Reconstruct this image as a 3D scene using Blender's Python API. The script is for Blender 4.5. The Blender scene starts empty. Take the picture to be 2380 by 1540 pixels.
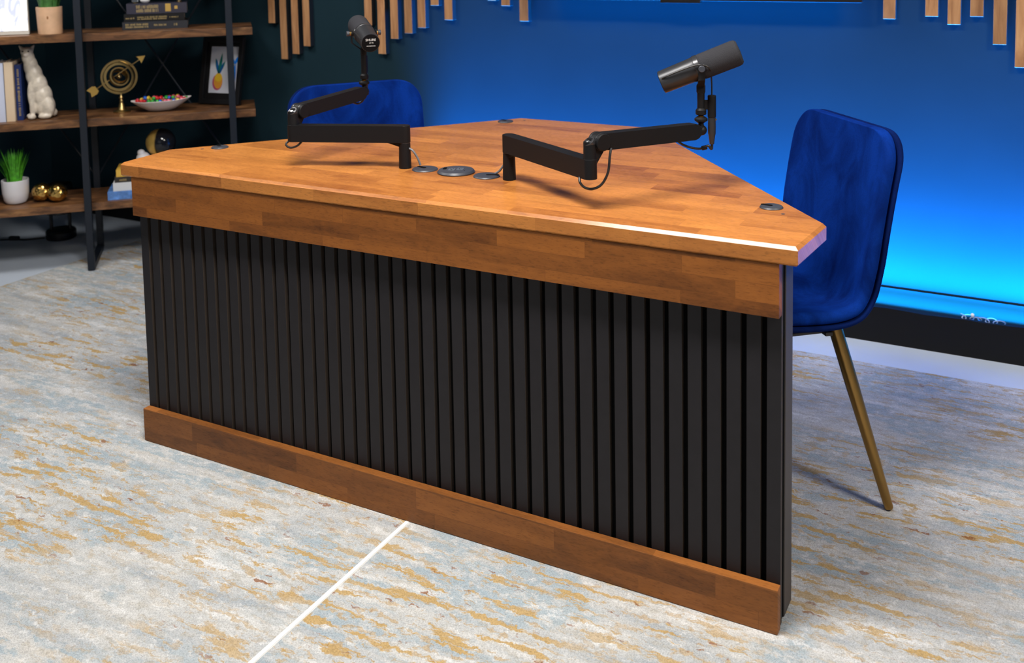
import bpy, bmesh, math, random
from mathutils import Vector, Matrix, Euler

S = bpy.context.scene
COL = S.collection
R = math.radians
random.seed(7)

# ------------------------------------------------------------------ camera
CAM_LOC = Vector((1.32765, -1.89276, 1.36758))
cd = bpy.data.cameras.new('camera')
cam = bpy.data.objects.new('camera', cd)
COL.objects.link(cam)
cam.location = CAM_LOC
cam.rotation_euler = Euler((1.483135, 0.018745, 0.496749), 'XYZ')
cd.sensor_width = 36.0
cd.lens = 2347.89 / 2380 * 36.0
cd.shift_x = 0.0
cd.shift_y = -698.694 / 2380
cd.clip_start = 0.05
cd.dof.use_dof = True
cd.dof.focus_distance = 2.35
cd.dof.aperture_fstop = 4.5
S.camera = cam

# ------------------------------------------------------------------ world, exposure
w = bpy.data.worlds.new('room_ambient')
S.world = w
w.use_nodes = True
w.node_tree.nodes['Background'].inputs[0].default_value = (0.80, 0.88, 1.0, 1)
w.node_tree.nodes['Background'].inputs[1].default_value = 0.07
S.view_settings.view_transform = 'Standard'
S.view_settings.look = 'None'
S.view_settings.gamma = 1.0
S.view_settings.exposure = 0.0
S.view_settings.use_curve_mapping = False


def area_light(name, loc, target, sx, sy, power, color):
    d = bpy.data.lights.new(name, 'AREA')
    d.shape = 'RECTANGLE'
    d.size, d.size_y = sx, sy
    d.energy = power
    d.color = color
    d.spread = math.pi
    o = bpy.data.objects.new(name, d)
    COL.objects.link(o)
    o.location = loc
    o.rotation_euler = (Vector(target) - Vector(loc)).to_track_quat('-Z', 'Y').to_euler()
    return o


# ceiling panels of the studio and an added fill light (all above the frame)
area_light('ceiling_panel_or_fill_light', (0.20, -0.58, 2.70), (0.20, -0.50, 0.0), 1.05, 0.30, 74, (1.0, 0.965, 0.92))
area_light('ceiling_panel_or_fill_light', (-1.85, 0.0, 2.65), (-1.75, 0.3, 0.4), 0.6, 0.6, 32, (1.0, 0.97, 0.93))
area_light('ceiling_panel_or_fill_light', (2.5, -0.4, 2.65), (1.8, 0.2, 0.0), 0.6, 0.6, 58, (1.0, 0.92, 0.80))  # unseen right-hand fill, tinted warm to offset the blue spill
# unseen soft fill light from the side of the room behind the photographer
area_light('front_fill_light', (0.6, -3.6, 1.7), (0.0, 0.0, 0.4), 2.6, 1.6, 5, (0.95, 0.97, 1.0))

# ------------------------------------------------------------------ mesh helpers
IDM = Matrix.Identity(4)


def TR(loc, rz=0.0, rx=0.0, ry=0.0):
    return Matrix.Translation(loc) @ Euler((rx, ry, rz), 'XYZ').to_matrix().to_4x4()


def along(p, q, up=(0, 0, 1)):
    """frame at p with +Z along q-p"""
    z = (Vector(q) - Vector(p)).normalized()
    u = Vector(up)
    if abs(z.dot(u)) > 0.98:
        u = Vector((1, 0, 0))
    x = u.cross(z).normalized()
    y = z.cross(x)
    m = Matrix((x, y, z)).transposed().to_4x4()
    m.translation = Vector(p)
    return m


def axis_frame(p, xdir, up=(0, 0, 1)):
    """frame at p with +X along xdir and +Z as near to up as it can be"""
    x = Vector(xdir).normalized()
    y = Vector(up).cross(x).normalized()
    z = x.cross(y)
    m = Matrix((x, y, z)).transposed().to_4x4()
    m.translation = Vector(p)
    return m


def box(bm, c, s, M=IDM, bev=0.0, seg=2):
    r = bmesh.ops.create_cube(bm, size=1.0)
    vs = r['verts']
    for v in vs:
        v.co = Vector((v.co.x * s[0] + c[0], v.co.y * s[1] + c[1], v.co.z * s[2] + c[2]))
    if bev > 0:
        es = list({e for v in vs for e in v.link_edges})
        rr = bmesh.ops.bevel(bm, geom=es, offset=bev, segments=seg, profile=0.5, affect='EDGES')
        vs = list({v for f in rr['faces'] for v in f.verts} | {v for v in vs if v.is_valid})
    for v in vs:
        v.co = M @ v.co


def lathe(bm, prof, M=IDM, seg=32):
    rings = []
    for (r, z) in prof:
        if r < 1e-6:
            rings.append([bm.verts.new(M @ Vector((0, 0, z)))])
        else:
            rings.append([bm.verts.new(M @ Vector((r * math.cos(2 * math.pi * i / seg), r * math.sin(2 * math.pi * i / seg), z))) for i in range(seg)])
    for a, b in zip(rings[:-1], rings[1:]):
        for i in range(seg):
            j = (i + 1) % seg
            if len(a) == 1 and len(b) == 1:
                continue
            if len(a) == 1:
                bm.faces.new((a[0], b[j], b[i]))
            elif len(b) == 1:
                bm.faces.new((a[i], a[j], b[0]))
            else:
                bm.faces.new((a[i], a[j], b[j], b[i]))
    if len(rings[0]) > 1:
        bm.faces.new(list(reversed(rings[0])))
    if len(rings[-1]) > 1:
        bm.faces.new(rings[-1])


def cyl(bm, p, q, r0, r1=None, seg=24, bev=0.0):
    r1 = r0 if r1 is None else r1
    L = (Vector(q) - Vector(p)).length
    if bev > 0:
        prof = [(r0 - bev, 0), (r0, bev), (r1, L - bev), (r1 - bev, L)]
    else:
        prof = [(r0, 0), (r1, L)]
    lathe(bm, prof, along(p, q), seg)


def smooth_path(pts, n=8):
    P = [Vector(p) for p in pts]
    out = []
    for i in range(len(P) - 1):
        p0 = P[max(i - 1, 0)]; p1 = P[i]; p2 = P[i + 1]; p3 = P[min(i + 2, len(P) - 1)]
        for k in range(n):
            t = k / n
            out.append(0.5 * ((2 * p1) + (p2 - p0) * t + (2 * p0 - 5 * p1 + 4 * p2 - p3) * t * t + (3 * p1 - p0 - 3 * p2 + p3) * t ** 3))
    out.append(P[-1])
    return out


def tube(bm, pts, r, seg=10, n=8, smooth=True):
    P = smooth_path(pts, n) if smooth else [Vector(p) for p in pts]
    rad = r if callable(r) else (lambda t: r)
    prev = None
    rings = []
    for i, p in enumerate(P):
        d = (P[min(i + 1, len(P) - 1)] - P[max(i - 1, 0)]).normalized()
        if prev is None:
            u = Vector((0, 0, 1)) if abs(d.z) < 0.9 else Vector((1, 0, 0))
            x = u.cross(d).normalized()
        else:
            x = (prev - d * prev.dot(d)).normalized()
        y = d.cross(x)
        prev = x
        rr = rad(i / max(1, len(P) - 1))
        rings.append([bm.verts.new(p + rr * (math.cos(2 * math.pi * k / seg) * x + math.sin(2 * math.pi * k / seg) * y)) for k in range(seg)])
    for a, b in zip(rings[:-1], rings[1:]):
        for i in range(seg):
            j = (i + 1) % seg
            bm.faces.new((a[i], a[j], b[j], b[i]))
    bm.faces.new(list(reversed(rings[0])))
    bm.faces.new(rings[-1])


def prism(bm, poly, z0, z1, M=IDM, bev_top=0.0, bev_bot=0.0, seg=2):
    vs = [bm.verts.new(Vector((x, y, z0))) for x, y in poly]
    f = bm.faces.new(list(reversed(vs)))
    vt = [bm.verts.new(Vector((x, y, z1))) for x, y in poly]
    t = bm.faces.new(vt)
    n = len(poly)
    for i in range(n):
        j = (i + 1) % n
        bm.faces.new((vs[i], vs[j], vt[j], vt[i]))
    allv = set(vs + vt)
    if bev_top > 0:
        rr = bmesh.ops.bevel(bm, geom=list(t.edges), offset=bev_top, segments=seg, profile=0.5, affect='EDGES')
        allv |= {v for ff in rr['faces'] for v in ff.verts}
    if bev_bot > 0:
        rr = bmesh.ops.bevel(bm, geom=list(f.edges), offset=bev_bot, segments=seg, profile=0.5, affect='EDGES')
        allv |= {v for ff in rr['faces'] for v in ff.verts}
    if M is not IDM:
        for v in allv:
            if v.is_valid:
                v.co = M @ v.co


def ball(bm, c, r, M=IDM, u=20, v=12):
    rr = r if hasattr(r, '__len__') else (r, r, r)
    q = bmesh.ops.create_uvsphere(bm, u_segments=u, v_segments=v, radius=1.0)
    for vv in q['verts']:
        vv.co = M @ Vector((vv.co.x * rr[0] + c[0], vv.co.y * rr[1] + c[1], vv.co.z * rr[2] + c[2]))


def stadium(L, r, n=12):
    pts = []
    for i in range(n + 1):
        a = math.pi / 2 + math.pi * i / n
        pts.append((r * math.cos(a), r * math.sin(a)))
    for i in range(n + 1):
        a = -math.pi / 2 + math.pi * i / n
        pts.append((L + r * math.cos(a), r * math.sin(a)))
    return pts


def NB():
    return bmesh.new()


def obj(name, bm, mats, parent=None, angle=35, loc=None, rot=None):
    bmesh.ops.recalc_face_normals(bm, faces=bm.faces)
    me = bpy.data.meshes.new(name)
    bm.to_mesh(me)
    bm.free()
    for m in (mats if isinstance(mats, (list, tuple)) else [mats]):
        me.materials.append(m)
    me.shade_smooth()
    me.set_sharp_from_angle(angle=R(angle))
    o = bpy.data.objects.new(name, me)
    COL.objects.link(o)
    if angle <= 50:
        wn = o.modifiers.new('face_weighted', 'WEIGHTED_NORMAL')
        wn.keep_sharp = True
        wn.weight = 60
    if parent is not None:
        o.parent = parent
    if loc is not None:
        o.location = loc
    if rot is not None:
        o.rotation_euler = rot
    return o


def tag(o, label, cat, group=None, kind=None):
    o['label'] = label
    o['category'] = cat
    if group:
        o['group'] = group
    if kind:
        o['kind'] = kind
    return o


def thing(name, label, cat, loc=(0, 0, 0), rz=0.0, group=None):
    o = bpy.data.objects.new(name, None)
    o.empty_display_size = 0.05
    COL.objects.link(o)
    o.location = loc
    o.rotation_euler = (0, 0, rz)
    return tag(o, label, cat, group)


def struct(name, bm, m):
    o = obj(name, bm, m)
    o['kind'] = 'structure'
    return o


def text_mesh(body, size, name, mat, parent, M, extrude=0.0003, align='CENTER'):
    cu = bpy.data.curves.new(name + '_curve', 'FONT')
    cu.body = body
    cu.size = size
    cu.extrude = extrude
    cu.align_x = align
    cu.align_y = 'CENTER'
    tmp = bpy.data.objects.new(name + '_tmp', cu)
    COL.objects.link(tmp)
    dg = bpy.context.evaluated_depsgraph_get()
    me = bpy.data.meshes.new_from_object(tmp.evaluated_get(dg))
    bpy.data.objects.remove(tmp)
    bpy.data.curves.remove(cu)
    me.transform(M)
    me.materials.clear()
    me.materials.append(mat)
    o = bpy.data.objects.new(name, me)
    COL.objects.link(o)
    o.parent = parent
    return o


# ------------------------------------------------------------------ material helpers
def new_mat(name):
    m = bpy.data.materials.new(name)
    m.use_nodes = True
    nt = m.node_tree
    b = nt.nodes['Principled BSDF']
    return m, nt, b


def N(nt, t, **kw):
    n = nt.nodes.new(t)
    for k, v in kw.items():
        setattr(n, k, v)
    return n


def L(nt, a, b):
    nt.links.new(a, b)


def plain(name, col, rough=0.5, metal=0.0, spec=0.5, bump=0.0, bscale=200.0, var=0.0, coat=0.0, sheen=0.0, trans=0.0, emit=None, emits=0.0):
    m, nt, b = new_mat(name)
    b.inputs['Base Color'].default_value = (*col, 1)
    b.inputs['Roughness'].default_value = rough
    b.inputs['Metallic'].default_value = metal
    b.inputs['Specular IOR Level'].default_value = spec
    b.inputs['Coat Weight'].default_value = coat
    b.inputs['Sheen Weight'].default_value = sheen
    b.inputs['Transmission Weight'].default_value = trans
    if emit:
        b.inputs['Emission Color'].default_value = (*emit, 1)
        b.inputs['Emission Strength'].default_value = emits
    if bump > 0 or var > 0:
        tc = N(nt, 'ShaderNodeTexCoord')
        nz = N(nt, 'ShaderNodeTexNoise')
        nz.inputs['Scale'].default_value = bscale
        nz.inputs['Detail'].default_value = 4
        L(nt, tc.outputs['Object'], nz.inputs['Vector'])
        if bump > 0:
            bp = N(nt, 'ShaderNodeBump')
            bp.inputs['Strength'].default_value = bump
            bp.inputs['Distance'].default_value = 0.002
            L(nt, nz.outputs['Fac'], bp.inputs['Height'])
            L(nt, bp.outputs['Normal'], b.inputs['Normal'])
        if var > 0:
            rp = N(nt, 'ShaderNodeValToRGB')
            rp.color_ramp.elements[0].position = 0.3
            rp.color_ramp.elements[1].position = 0.7
            rp.color_ramp.elements[0].color = (*[c * (1 - var) for c in col], 1)
            rp.color_ramp.elements[1].color = (*[min(1, c * (1 + var)) for c in col], 1)
            L(nt, nz.outputs['Fac'], rp.inputs['Fac'])
            L(nt, rp.outputs['Color'], b.inputs['Base Color'])
    return m


def mixc(nt, fac, a, b, mode='MIX'):
    n = N(nt, 'ShaderNodeMix', data_type='RGBA', blend_type=mode)
    for sock, v in ((n.inputs[0], fac), (n.inputs[6], a), (n.inputs[7], b)):
        if hasattr(v, 'is_output'):
            L(nt, v, sock)
        elif isinstance(v, (int, float)):
            sock.default_value = v
        else:
            sock.default_value = (*v, 1)
    return n.outputs[2]


def math_n(nt, op, a, b=None):
    n = N(nt, 'ShaderNodeMath', operation=op)
    for i, v in enumerate((a, b)):
        if v is None:
            continue
        if hasattr(v, 'is_output'):
            L(nt, v, n.inputs[i])
        else:
            n.inputs[i].default_value = v
    return n.outputs[0]


def ramp(nt, fac, stops):
    n = N(nt, 'ShaderNodeValToRGB')
    cr = n.color_ramp
    while len(cr.elements) < len(stops):
        cr.elements.new(0.5)
    for e, (p, c) in zip(cr.elements, stops):
        e.position = p
        e.color = (*c, 1) if hasattr(c, '__len__') else (c, c, c, 1)
    L(nt, fac, n.inputs['Fac'])
    return n.outputs['Color']


def noise(nt, vec, scale=(1, 1, 1), loc=(0, 0, 0), detail=4, rough=0.55, dist=0.0, W=None):
    mp = N(nt, 'ShaderNodeMapping')
    mp.inputs['Scale'].default_value = scale
    mp.inputs['Location'].default_value = loc
    L(nt, vec, mp.inputs['Vector'])
    nz = N(nt, 'ShaderNodeTexNoise')
    nz.inputs['Scale'].default_value = 1.0
    nz.inputs['Detail'].default_value = detail
    nz.inputs['Roughness'].default_value = rough
    nz.inputs['Distortion'].default_value = dist
    if W is not None:
        nz.noise_dimensions = '4D'
        L(nt, W, nz.inputs['W'])
    L(nt, mp.outputs['Vector'], nz.inputs['Vector'])
    return nz.outputs['Fac']


def flat_coords(nt, offset=(0, 0, 0)):
    """(x, y+z): one grain direction along the board on its top and on its face"""
    tc = N(nt, 'ShaderNodeTexCoord')
    sp = N(nt, 'ShaderNodeSeparateXYZ')
    L(nt, tc.outputs['Object'], sp.inputs[0])
    yz = math_n(nt, 'ADD', sp.outputs[1], sp.outputs[2])
    cb = N(nt, 'ShaderNodeCombineXYZ')
    L(nt, math_n(nt, 'ADD', sp.outputs[0], offset[0]), cb.inputs[0])
    L(nt, math_n(nt, 'ADD', yz, offset[1]), cb.inputs[1])
    return cb.outputs[0], tc


def butcher_block(name, light, dark, off=(0, 0, 0), rough=0.34, stave=0.42, row=0.052, coat=0.35):
    m, nt, b = new_mat(name)
    vec, tc = flat_coords(nt, off)
    br = N(nt, 'ShaderNodeTexBrick')
    br.offset = 0.37
    br.offset_frequency = 2
    br.squash = 0.7
    br.squash_frequency = 3
    br.inputs['Color1'].default_value = (0, 0, 0, 1)
    br.inputs['Color2'].default_value = (1, 1, 1, 1)
    br.inputs['Mortar'].default_value = (0.25, 0.25, 0.25, 1)
    br.inputs['Scale'].default_value = 1.0
    br.inputs['Mortar Size'].default_value = 0.0005
    br.inputs['Mortar Smooth'].default_value = 0.3
    br.inputs['Brick Width'].default_value = stave
    br.inputs['Row Height'].default_value = row
    L(nt, vec, br.inputs['Vector'])
    tint = br.outputs['Color']
    wv = math_n(nt, 'MULTIPLY', tint, 13.0)
    g1 = noise(nt, vec, (3.5, 34, 1), detail=6, rough=0.62, dist=0.9, W=wv)
    g2 = noise(nt, vec, (70, 360, 1), detail=3, rough=0.6, W=wv)
    g3 = noise(nt, vec, (7, 15, 1), detail=5, rough=0.62, dist=2.2, W=wv)
    f = math_n(nt, 'ADD', math_n(nt, 'MULTIPLY', tint, 0.36), math_n(nt, 'MULTIPLY', g1, 0.62))
    f = math_n(nt, 'ADD', f, math_n(nt, 'MULTIPLY', g3, 0.42))
    mid = tuple((a * 0.55 + c * 0.45) for a, c in zip(light, dark))
    c = ramp(nt, f, [(0.36, dark), (0.64, mid), (0.94, light)])
    pores = ramp(nt, g2, [(0.34, 0.62), (0.47, 1.0)])
    c = mixc(nt, 0.75, c, pores, 'MULTIPLY')
    L(nt, c, b.inputs['Base Color'])
    rr = ramp(nt, g2, [(0.3, rough + 0.12), (0.7, rough - 0.03)])
    L(nt, rr, b.inputs['Roughness'])
    b.inputs['Coat Weight'].default_value = coat
    b.inputs['Specular IOR Level'].default_value = 0.3
    b.inputs['Coat Roughness'].default_value = 0.16
    bp = N(nt, 'ShaderNodeBump')
    bp.inputs['Strength'].default_value = 0.12
    bp.inputs['Distance'].default_value = 0.001
    L(nt, g2, bp.inputs['Height'])
    L(nt, bp.outputs['Normal'], b.inputs['Normal'])
    return m


def rug_mat(name, off):
    m, nt, b = new_mat(name)
    tc = N(nt, 'ShaderNodeTexCoord')
    add = N(nt, 'ShaderNodeVectorMath', operation='ADD')
    add.inputs[1].default_value = off
    L(nt, tc.outputs['Object'], add.inputs[0])
    v0 = add.outputs[0]

    def warp(vec, scale, amp):
        nz = N(nt, 'ShaderNodeTexNoise')
        nz.inputs['Scale'].default_value = scale
        nz.inputs['Detail'].default_value = 2
        L(nt, vec, nz.inputs['Vector'])
        sub = N(nt, 'ShaderNodeVectorMath', operation='SUBTRACT')
        L(nt, nz.outputs['Color'], sub.inputs[0])
        sub.inputs[1].default_value = (0.5, 0.5, 0.5)
        sc = N(nt, 'ShaderNodeVectorMath', operation='MULTIPLY')
        L(nt, sub.outputs[0], sc.inputs[0])
        sc.inputs[1].default_value = (amp, amp * 0.8, 0)
        ad = N(nt, 'ShaderNodeVectorMath', operation='ADD')
        L(nt, vec, ad.inputs[0]); L(nt, sc.outputs[0], ad.inputs[1])
        return ad.outputs[0]
    v = warp(warp(v0, 55, 0.026), 140, 0.012)
    # cream ground with paler and greyer streaks
    base = ramp(nt, noise(nt, v, (2.6, 15, 1), detail=6, rough=0.66), [(0.36, (0.43, 0.465, 0.50)), (0.46, (0.555, 0.57, 0.58)), (0.56, (0.64, 0.635, 0.62)), (0.66, (0.79, 0.79, 0.79))])
    speck = noise(nt, v, (26, 48, 1), (1.2, 6.2, 0), detail=4, rough=0.7)
    c = mixc(nt, ramp(nt, speck, [(0.54, 0.0), (0.62, 0.65)]), base, (0.50, 0.475, 0.425))
    c = mixc(nt, ramp(nt, speck, [(0.34, 0.75), (0.44, 0.0)]), c, (0.80, 0.795, 0.785))
    # blue grey streaks and worn blocks
    bp_ = ramp(nt, noise(nt, v, (1.3, 3.0, 1), (9.3, 1.7, 0), detail=2), [(0.40, 0.0), (0.56, 1.0)])
    bl = ramp(nt, noise(nt, v, (3.2, 26, 1), (2.7, 8.9, 0), detail=4, rough=0.6), [(0.485, 0.0), (0.535, 0.75)])
    holes = ramp(nt, speck, [(0.44, 0.25), (0.52, 1.0)])
    c = mixc(nt, math_n(nt, 'MULTIPLY', math_n(nt, 'MULTIPLY', bl, bp_), holes), c, (0.37, 0.465, 0.535))
    bb = ramp(nt, noise(nt, v, (2.2, 3.4, 1), (0.4, 5.5, 0), detail=3), [(0.575, 0.0), (0.605, 0.75)])
    c = mixc(nt, math_n(nt, 'MULTIPLY', bb, holes), c, (0.39, 0.48, 0.545))
    # gold and rust flecks
    gp = ramp(nt, noise(nt, v, (1.5, 2.6, 1), (3.3, 5.1, 0), detail=2), [(0.38, 0.10), (0.55, 1.0)])
    g = ramp(nt, noise(nt, v, (6.5, 38, 1), (1.1, 3.9, 0), detail=4, rough=0.62), [(0.548, 0.0), (0.582, 0.88)])
    c = mixc(nt, math_n(nt, 'MULTIPLY', g, gp), c, (0.56, 0.365, 0.125))
    g2 = ramp(nt, noise(nt, v, (22, 52, 1), (5.1, 0.9, 0), detail=3, rough=0.6), [(0.565, 0.0), (0.61, 0.65)])
    c = mixc(nt, math_n(nt, 'MULTIPLY', g2, gp), c, (0.54, 0.37, 0.17))
    r = ramp(nt, noise(nt, v, (12, 40, 1), (7.7, 0.4, 0), detail=4, rough=0.65), [(0.635, 0.0), (0.67, 0.85)])
    c = mixc(nt, math_n(nt, 'MULTIPLY', r, gp), c, (0.31, 0.125, 0.045))
    pile = noise(nt, v0, (420, 420, 60), detail=2, rough=0.6)
    c = mixc(nt, 0.85, c, ramp(nt, pile, [(0.28, 0.52), (0.60, 0.98)]), 'MULTIPLY')
    L(nt, c, b.inputs['Base Color'])
    b.inputs['Roughness'].default_value = 0.95
    b.inputs['Specular IOR Level'].default_value = 0.1
    bp = N(nt, 'ShaderNodeBump')
    bp.inputs['Strength'].default_value = 0.55
    bp.inputs['Distance'].default_value = 0.004
    L(nt, pile, bp.inputs['Height'])
    L(nt, bp.outputs['Normal'], b.inputs['Normal'])
    return m


def velvet(name, dark, light):
    m, nt, b = new_mat(name)
    tc = N(nt, 'ShaderNodeTexCoord')
    n1 = noise(nt, tc.outputs['Object'], (9, 9, 5), detail=5, rough=0.6, dist=1.2)
    n2 = noise(nt, tc.outputs['Object'], (260, 260, 260), detail=2)
    c = ramp(nt, n1, [(0.33, dark), (0.66, light)])
    c = mixc(nt, 0.5, c, ramp(nt, n2, [(0.3, 0.75), (0.7, 1.1)]), 'MULTIPLY')
    L(nt, c, b.inputs['Base Color'])
    b.inputs['Roughness'].default_value = 0.9
    b.inputs['Specular IOR Level'].default_value = 0.04
    b.inputs['Sheen Weight'].default_value = 0.35
    b.inputs['Sheen Roughness'].default_value = 0.35
    b.inputs['Sheen Tint'].default_value = (0.005, 0.09, 0.8, 1)
    bp = N(nt, 'ShaderNodeBump')
    bp.inputs['Strength'].default_value = 0.25
    bp.inputs['Distance'].default_value = 0.003
    L(nt, mixc(nt, 0.4, n1, n2), bp.inputs['Height'])
    L(nt, bp.outputs['Normal'], b.inputs['Normal'])
    return m


def rustic(name):
    m, nt, b = new_mat(name)
    tc = N(nt, 'ShaderNodeTexCoord')
    v = tc.outputs['Object']
    a = noise(nt, v, (5, 16, 22), detail=6, rough=0.65, dist=1.4)
    k = noise(nt, v, (11, 14, 40), (3, 1, 2), detail=4, dist=0.8)
    c = ramp(nt, a, [(0.30, (0.045, 0.022, 0.012)), (0.50, (0.15, 0.065, 0.026)), (0.70, (0.30, 0.145, 0.055))])
    c = mixc(nt, 0.8, c, ramp(nt, k, [(0.36, 0.45), (0.52, 1.05)]), 'MULTIPLY')
    L(nt, c, b.inputs['Base Color'])
    b.inputs['Roughness'].default_value = 0.38
    return m


def batten_wood(name):
    m, nt, b = new_mat(name)
    tc = N(nt, 'ShaderNodeTexCoord')
    oi = N(nt, 'ShaderNodeObjectInfo')
    wv = math_n(nt, 'MULTIPLY', oi.outputs['Random'], 40.0)
    a = noise(nt, tc.outputs['Object'], (30, 30, 3), detail=6, rough=0.6, dist=1.5, W=wv)
    c = ramp(nt, a, [(0.30, (0.26, 0.115, 0.048)), (0.52, (0.43, 0.215, 0.095)), (0.72, (0.55, 0.31, 0.150))])
    hv = math_n(nt, 'ADD', math_n(nt, 'MULTIPLY', oi.outputs['Random'], 0.35), 0.80)
    c = mixc(nt, 1.0, c, hv, 'MULTIPLY')
    L(nt, c, b.inputs['Base Color'])
    b.inputs['Roughness'].default_value = 0.55
    return m


def hammered_gold(name):
    m, nt, b = new_mat(name)
    tc = N(nt, 'ShaderNodeTexCoord')
    vo = N(nt, 'ShaderNodeTexVoronoi')
    vo.inputs['Scale'].default_value = 75
    L(nt, tc.outputs['Object'], vo.inputs['Vector'])
    b.inputs['Base Color'].default_value = (0.62, 0.40, 0.12, 1)
    b.inputs['Metallic'].default_value = 1.0
    b.inputs['Roughness'].default_value = 0.22
    bp = N(nt, 'ShaderNodeBump')
    bp.inputs['Strength'].default_value = 0.8
    bp.inputs['Distance'].default_value = 0.004
    L(nt, vo.outputs['Distance'], bp.inputs['Height'])
    L(nt, bp.outputs['Normal'], b.inputs['Normal'])
    return m


WOOD_TOP = butcher_block('stained_wood_top', (0.64, 0.245, 0.054), (0.255, 0.075, 0.016), (0.13, 0.02, 0), stave=0.30, coat=0.30)
WOOD_FASCIA_SHADED = butcher_block('stained_wood_fascia_shaded', (0.385, 0.128, 0.023), (0.095, 0.029, 0.0058), (0.71, 0.61, 0), rough=0.46, stave=0.30, row=0.036, coat=0.05)  # same wood as the top, colour darkened for shade on the upright face
WOOD_BASE_SHADED = butcher_block('stained_wood_base_shaded', (0.355, 0.124, 0.026), (0.088, 0.029, 0.0065), (0.33, 0.317, 0), rough=0.46, stave=0.36, coat=0.05, row=0.049)  # top's wood again, with the shade of the upright face in its colour
SLAT_BLACK = plain('black_slat_laminate', (0.0160, 0.0145, 0.0178), 0.55, spec=0.28, var=0.08, bscale=30)
SLAT_EDGE = plain('slat_edge_board', (0.045, 0.032, 0.024), 0.7)
FELT = plain('black_felt', (0.004, 0.004, 0.004), 0.95, spec=0.05)
CARCASS = plain('black_painted_panel', (0.055, 0.046, 0.042), 0.5)
RECESS = plain('black_rubber', (0.004, 0.004, 0.005), 0.7, spec=0.12)
PLASTIC = plain('charcoal_plastic', (0.045, 0.05, 0.065), 0.42)
PLASTIC2 = plain('grey_socket_plastic', (0.10, 0.115, 0.14), 0.4)
ARM_BLACK = plain('matte_black_metal', (0.0085, 0.0085, 0.0098), 0.5, spec=0.22)
ARM_TRIM = plain('satin_dark_trim', (0.05, 0.05, 0.055), 0.28, metal=0.4)
STEEL = plain('bright_steel', (0.75, 0.75, 0.76), 0.25, metal=1.0)
BRASS = plain('brass_thread', (0.60, 0.36, 0.10), 0.3, metal=1.0)
CABLE = plain('black_cable', (0.012, 0.012, 0.013), 0.45)
CABLE_GREY = plain('grey_cable', (0.16, 0.17, 0.19), 0.4)
MIC_BODY = plain('microphone_dark_enamel', (0.035, 0.036, 0.041), 0.36, metal=0.3)
FOAM = plain('black_foam', (0.042, 0.042, 0.048), 0.95, spec=0.05, bump=0.6, bscale=700)
PRINT_WHITE = plain('white_print', (0.85, 0.85, 0.85), 0.5)
VELVET = velvet('royal_blue_velvet', (0.0015, 0.013, 0.115), (0.0030, 0.034, 0.270))
VELVET_SHADED = velvet('shaded_velvet_back', (0.002, 0.007, 0.05), (0.003, 0.014, 0.10))  # same blue velvet, darkened for the shade on the shell's edge and back
LEG_GOLD = plain('aged_gold_metal', (0.36, 0.215, 0.07), 0.33, metal=1.0)
WALL = plain('charcoal_wall_paint', (0.0100, 0.028, 0.039), 0.75, spec=0.1, var=0.06, bscale=3)
TRIM_DARK = plain('black_baseboard_paint', (0.006, 0.006, 0.0075), 0.6, spec=0.2)
FLOOR = plain('pale_floor', (0.60, 0.67, 0.77), 0.32, var=0.05, bscale=4)
RUG_A = rug_mat('distressed_rug_left', (0, 0, 0))
RUG_B = rug_mat('distressed_rug_right', (5.3, 2.9, 0))
BINDING = plain('white_rug_edge', (0.92, 0.92, 0.91), 0.8)
RUSTIC = rustic('rustic_shelf_wood')
SHELF_METAL = plain('dark_shelf_metal', (0.009, 0.013, 0.021), 0.45, spec=0.35)
BATTEN = batten_wood('batten_wood')
BATTEN_SIDE = plain('dark_batten_side', (0.012, 0.014, 0.018), 0.7, spec=0.2)
GOLD = plain('antique_gold', (0.50, 0.36, 0.15), 0.33, metal=1.0)
GOLD_MATTE = plain('painted_gold', (0.56, 0.36, 0.09), 0.42, metal=0.4)
HAMMERED = hammered_gold('hammered_gold')
CERAMIC_WHITE = plain('white_ceramic', (0.68, 0.67, 0.70), 0.45)
CERAMIC_CREAM = plain('mottled_cream_ceramic', (0.60, 0.53, 0.44), 0.33, var=0.22, bscale=38)
LEAF = plain('grass_green', (0.075, 0.36, 0.018), 0.5, var=0.4, bscale=60)
LEAF_DARK = plain('deep_green', (0.05, 0.17, 0.035), 0.5, var=0.35, bscale=60)
POT_WOOD = plain('pale_peach_wood', (0.66, 0.41, 0.25), 0.55, var=0.12, bscale=22)
SOIL = plain('dark_moss', (0.012, 0.03, 0.008), 0.9)
PAGES = plain('book_pages', (0.70, 0.62, 0.55), 0.8)
GILT = plain('gilt_lettering', (0.48, 0.36, 0.16), 0.4, metal=0.6)
BLACK_GLOSS = plain('gloss_black', (0.008, 0.009, 0.013), 0.12)
FRAME_BLACK = plain('black_frame', (0.006, 0.006, 0.007), 0.35)

# ------------------------------------------------------------------ the room
WALL_Y = 1.68
bm = NB(); box(bm, (0, -0.6, -0.05), (9.0, 6.4, 0.10)); struct('floor', bm, FLOOR)
bm = NB(); box(bm, (0.5, WALL_Y + 0.05, 1.4), (8.0, 0.10, 2.8)); struct('wall_back', bm, WALL)
bm = NB(); box(bm, (-3.55, -0.6, 1.4), (0.10, 4.66, 2.8)); struct('wall_left', bm, WALL)
bm = NB(); box(bm, (0.5, WALL_Y - 0.0012, 0.082), (7.9, 0.0019, 0.162), bev=0.0006); struct('baseboard_back', bm, WALL)
bm = NB()   # black face board that hides the light strip; its upper edge is a little wavy
n = 120
x0, x1 = -3.45, 3.9
top = []
for i in range(n + 1):
    x = x0 + (x1 - x0) * i / n
    top.append((x, 0.121 + 0.0035 * math.sin(x * 9.0) * math.sin(x * 2.3 + 1) + 0.002 * math.sin(x * 31)))
poly = [(x0, 0.0)] + [(x1, 0.0)] + list(reversed(top))
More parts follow.
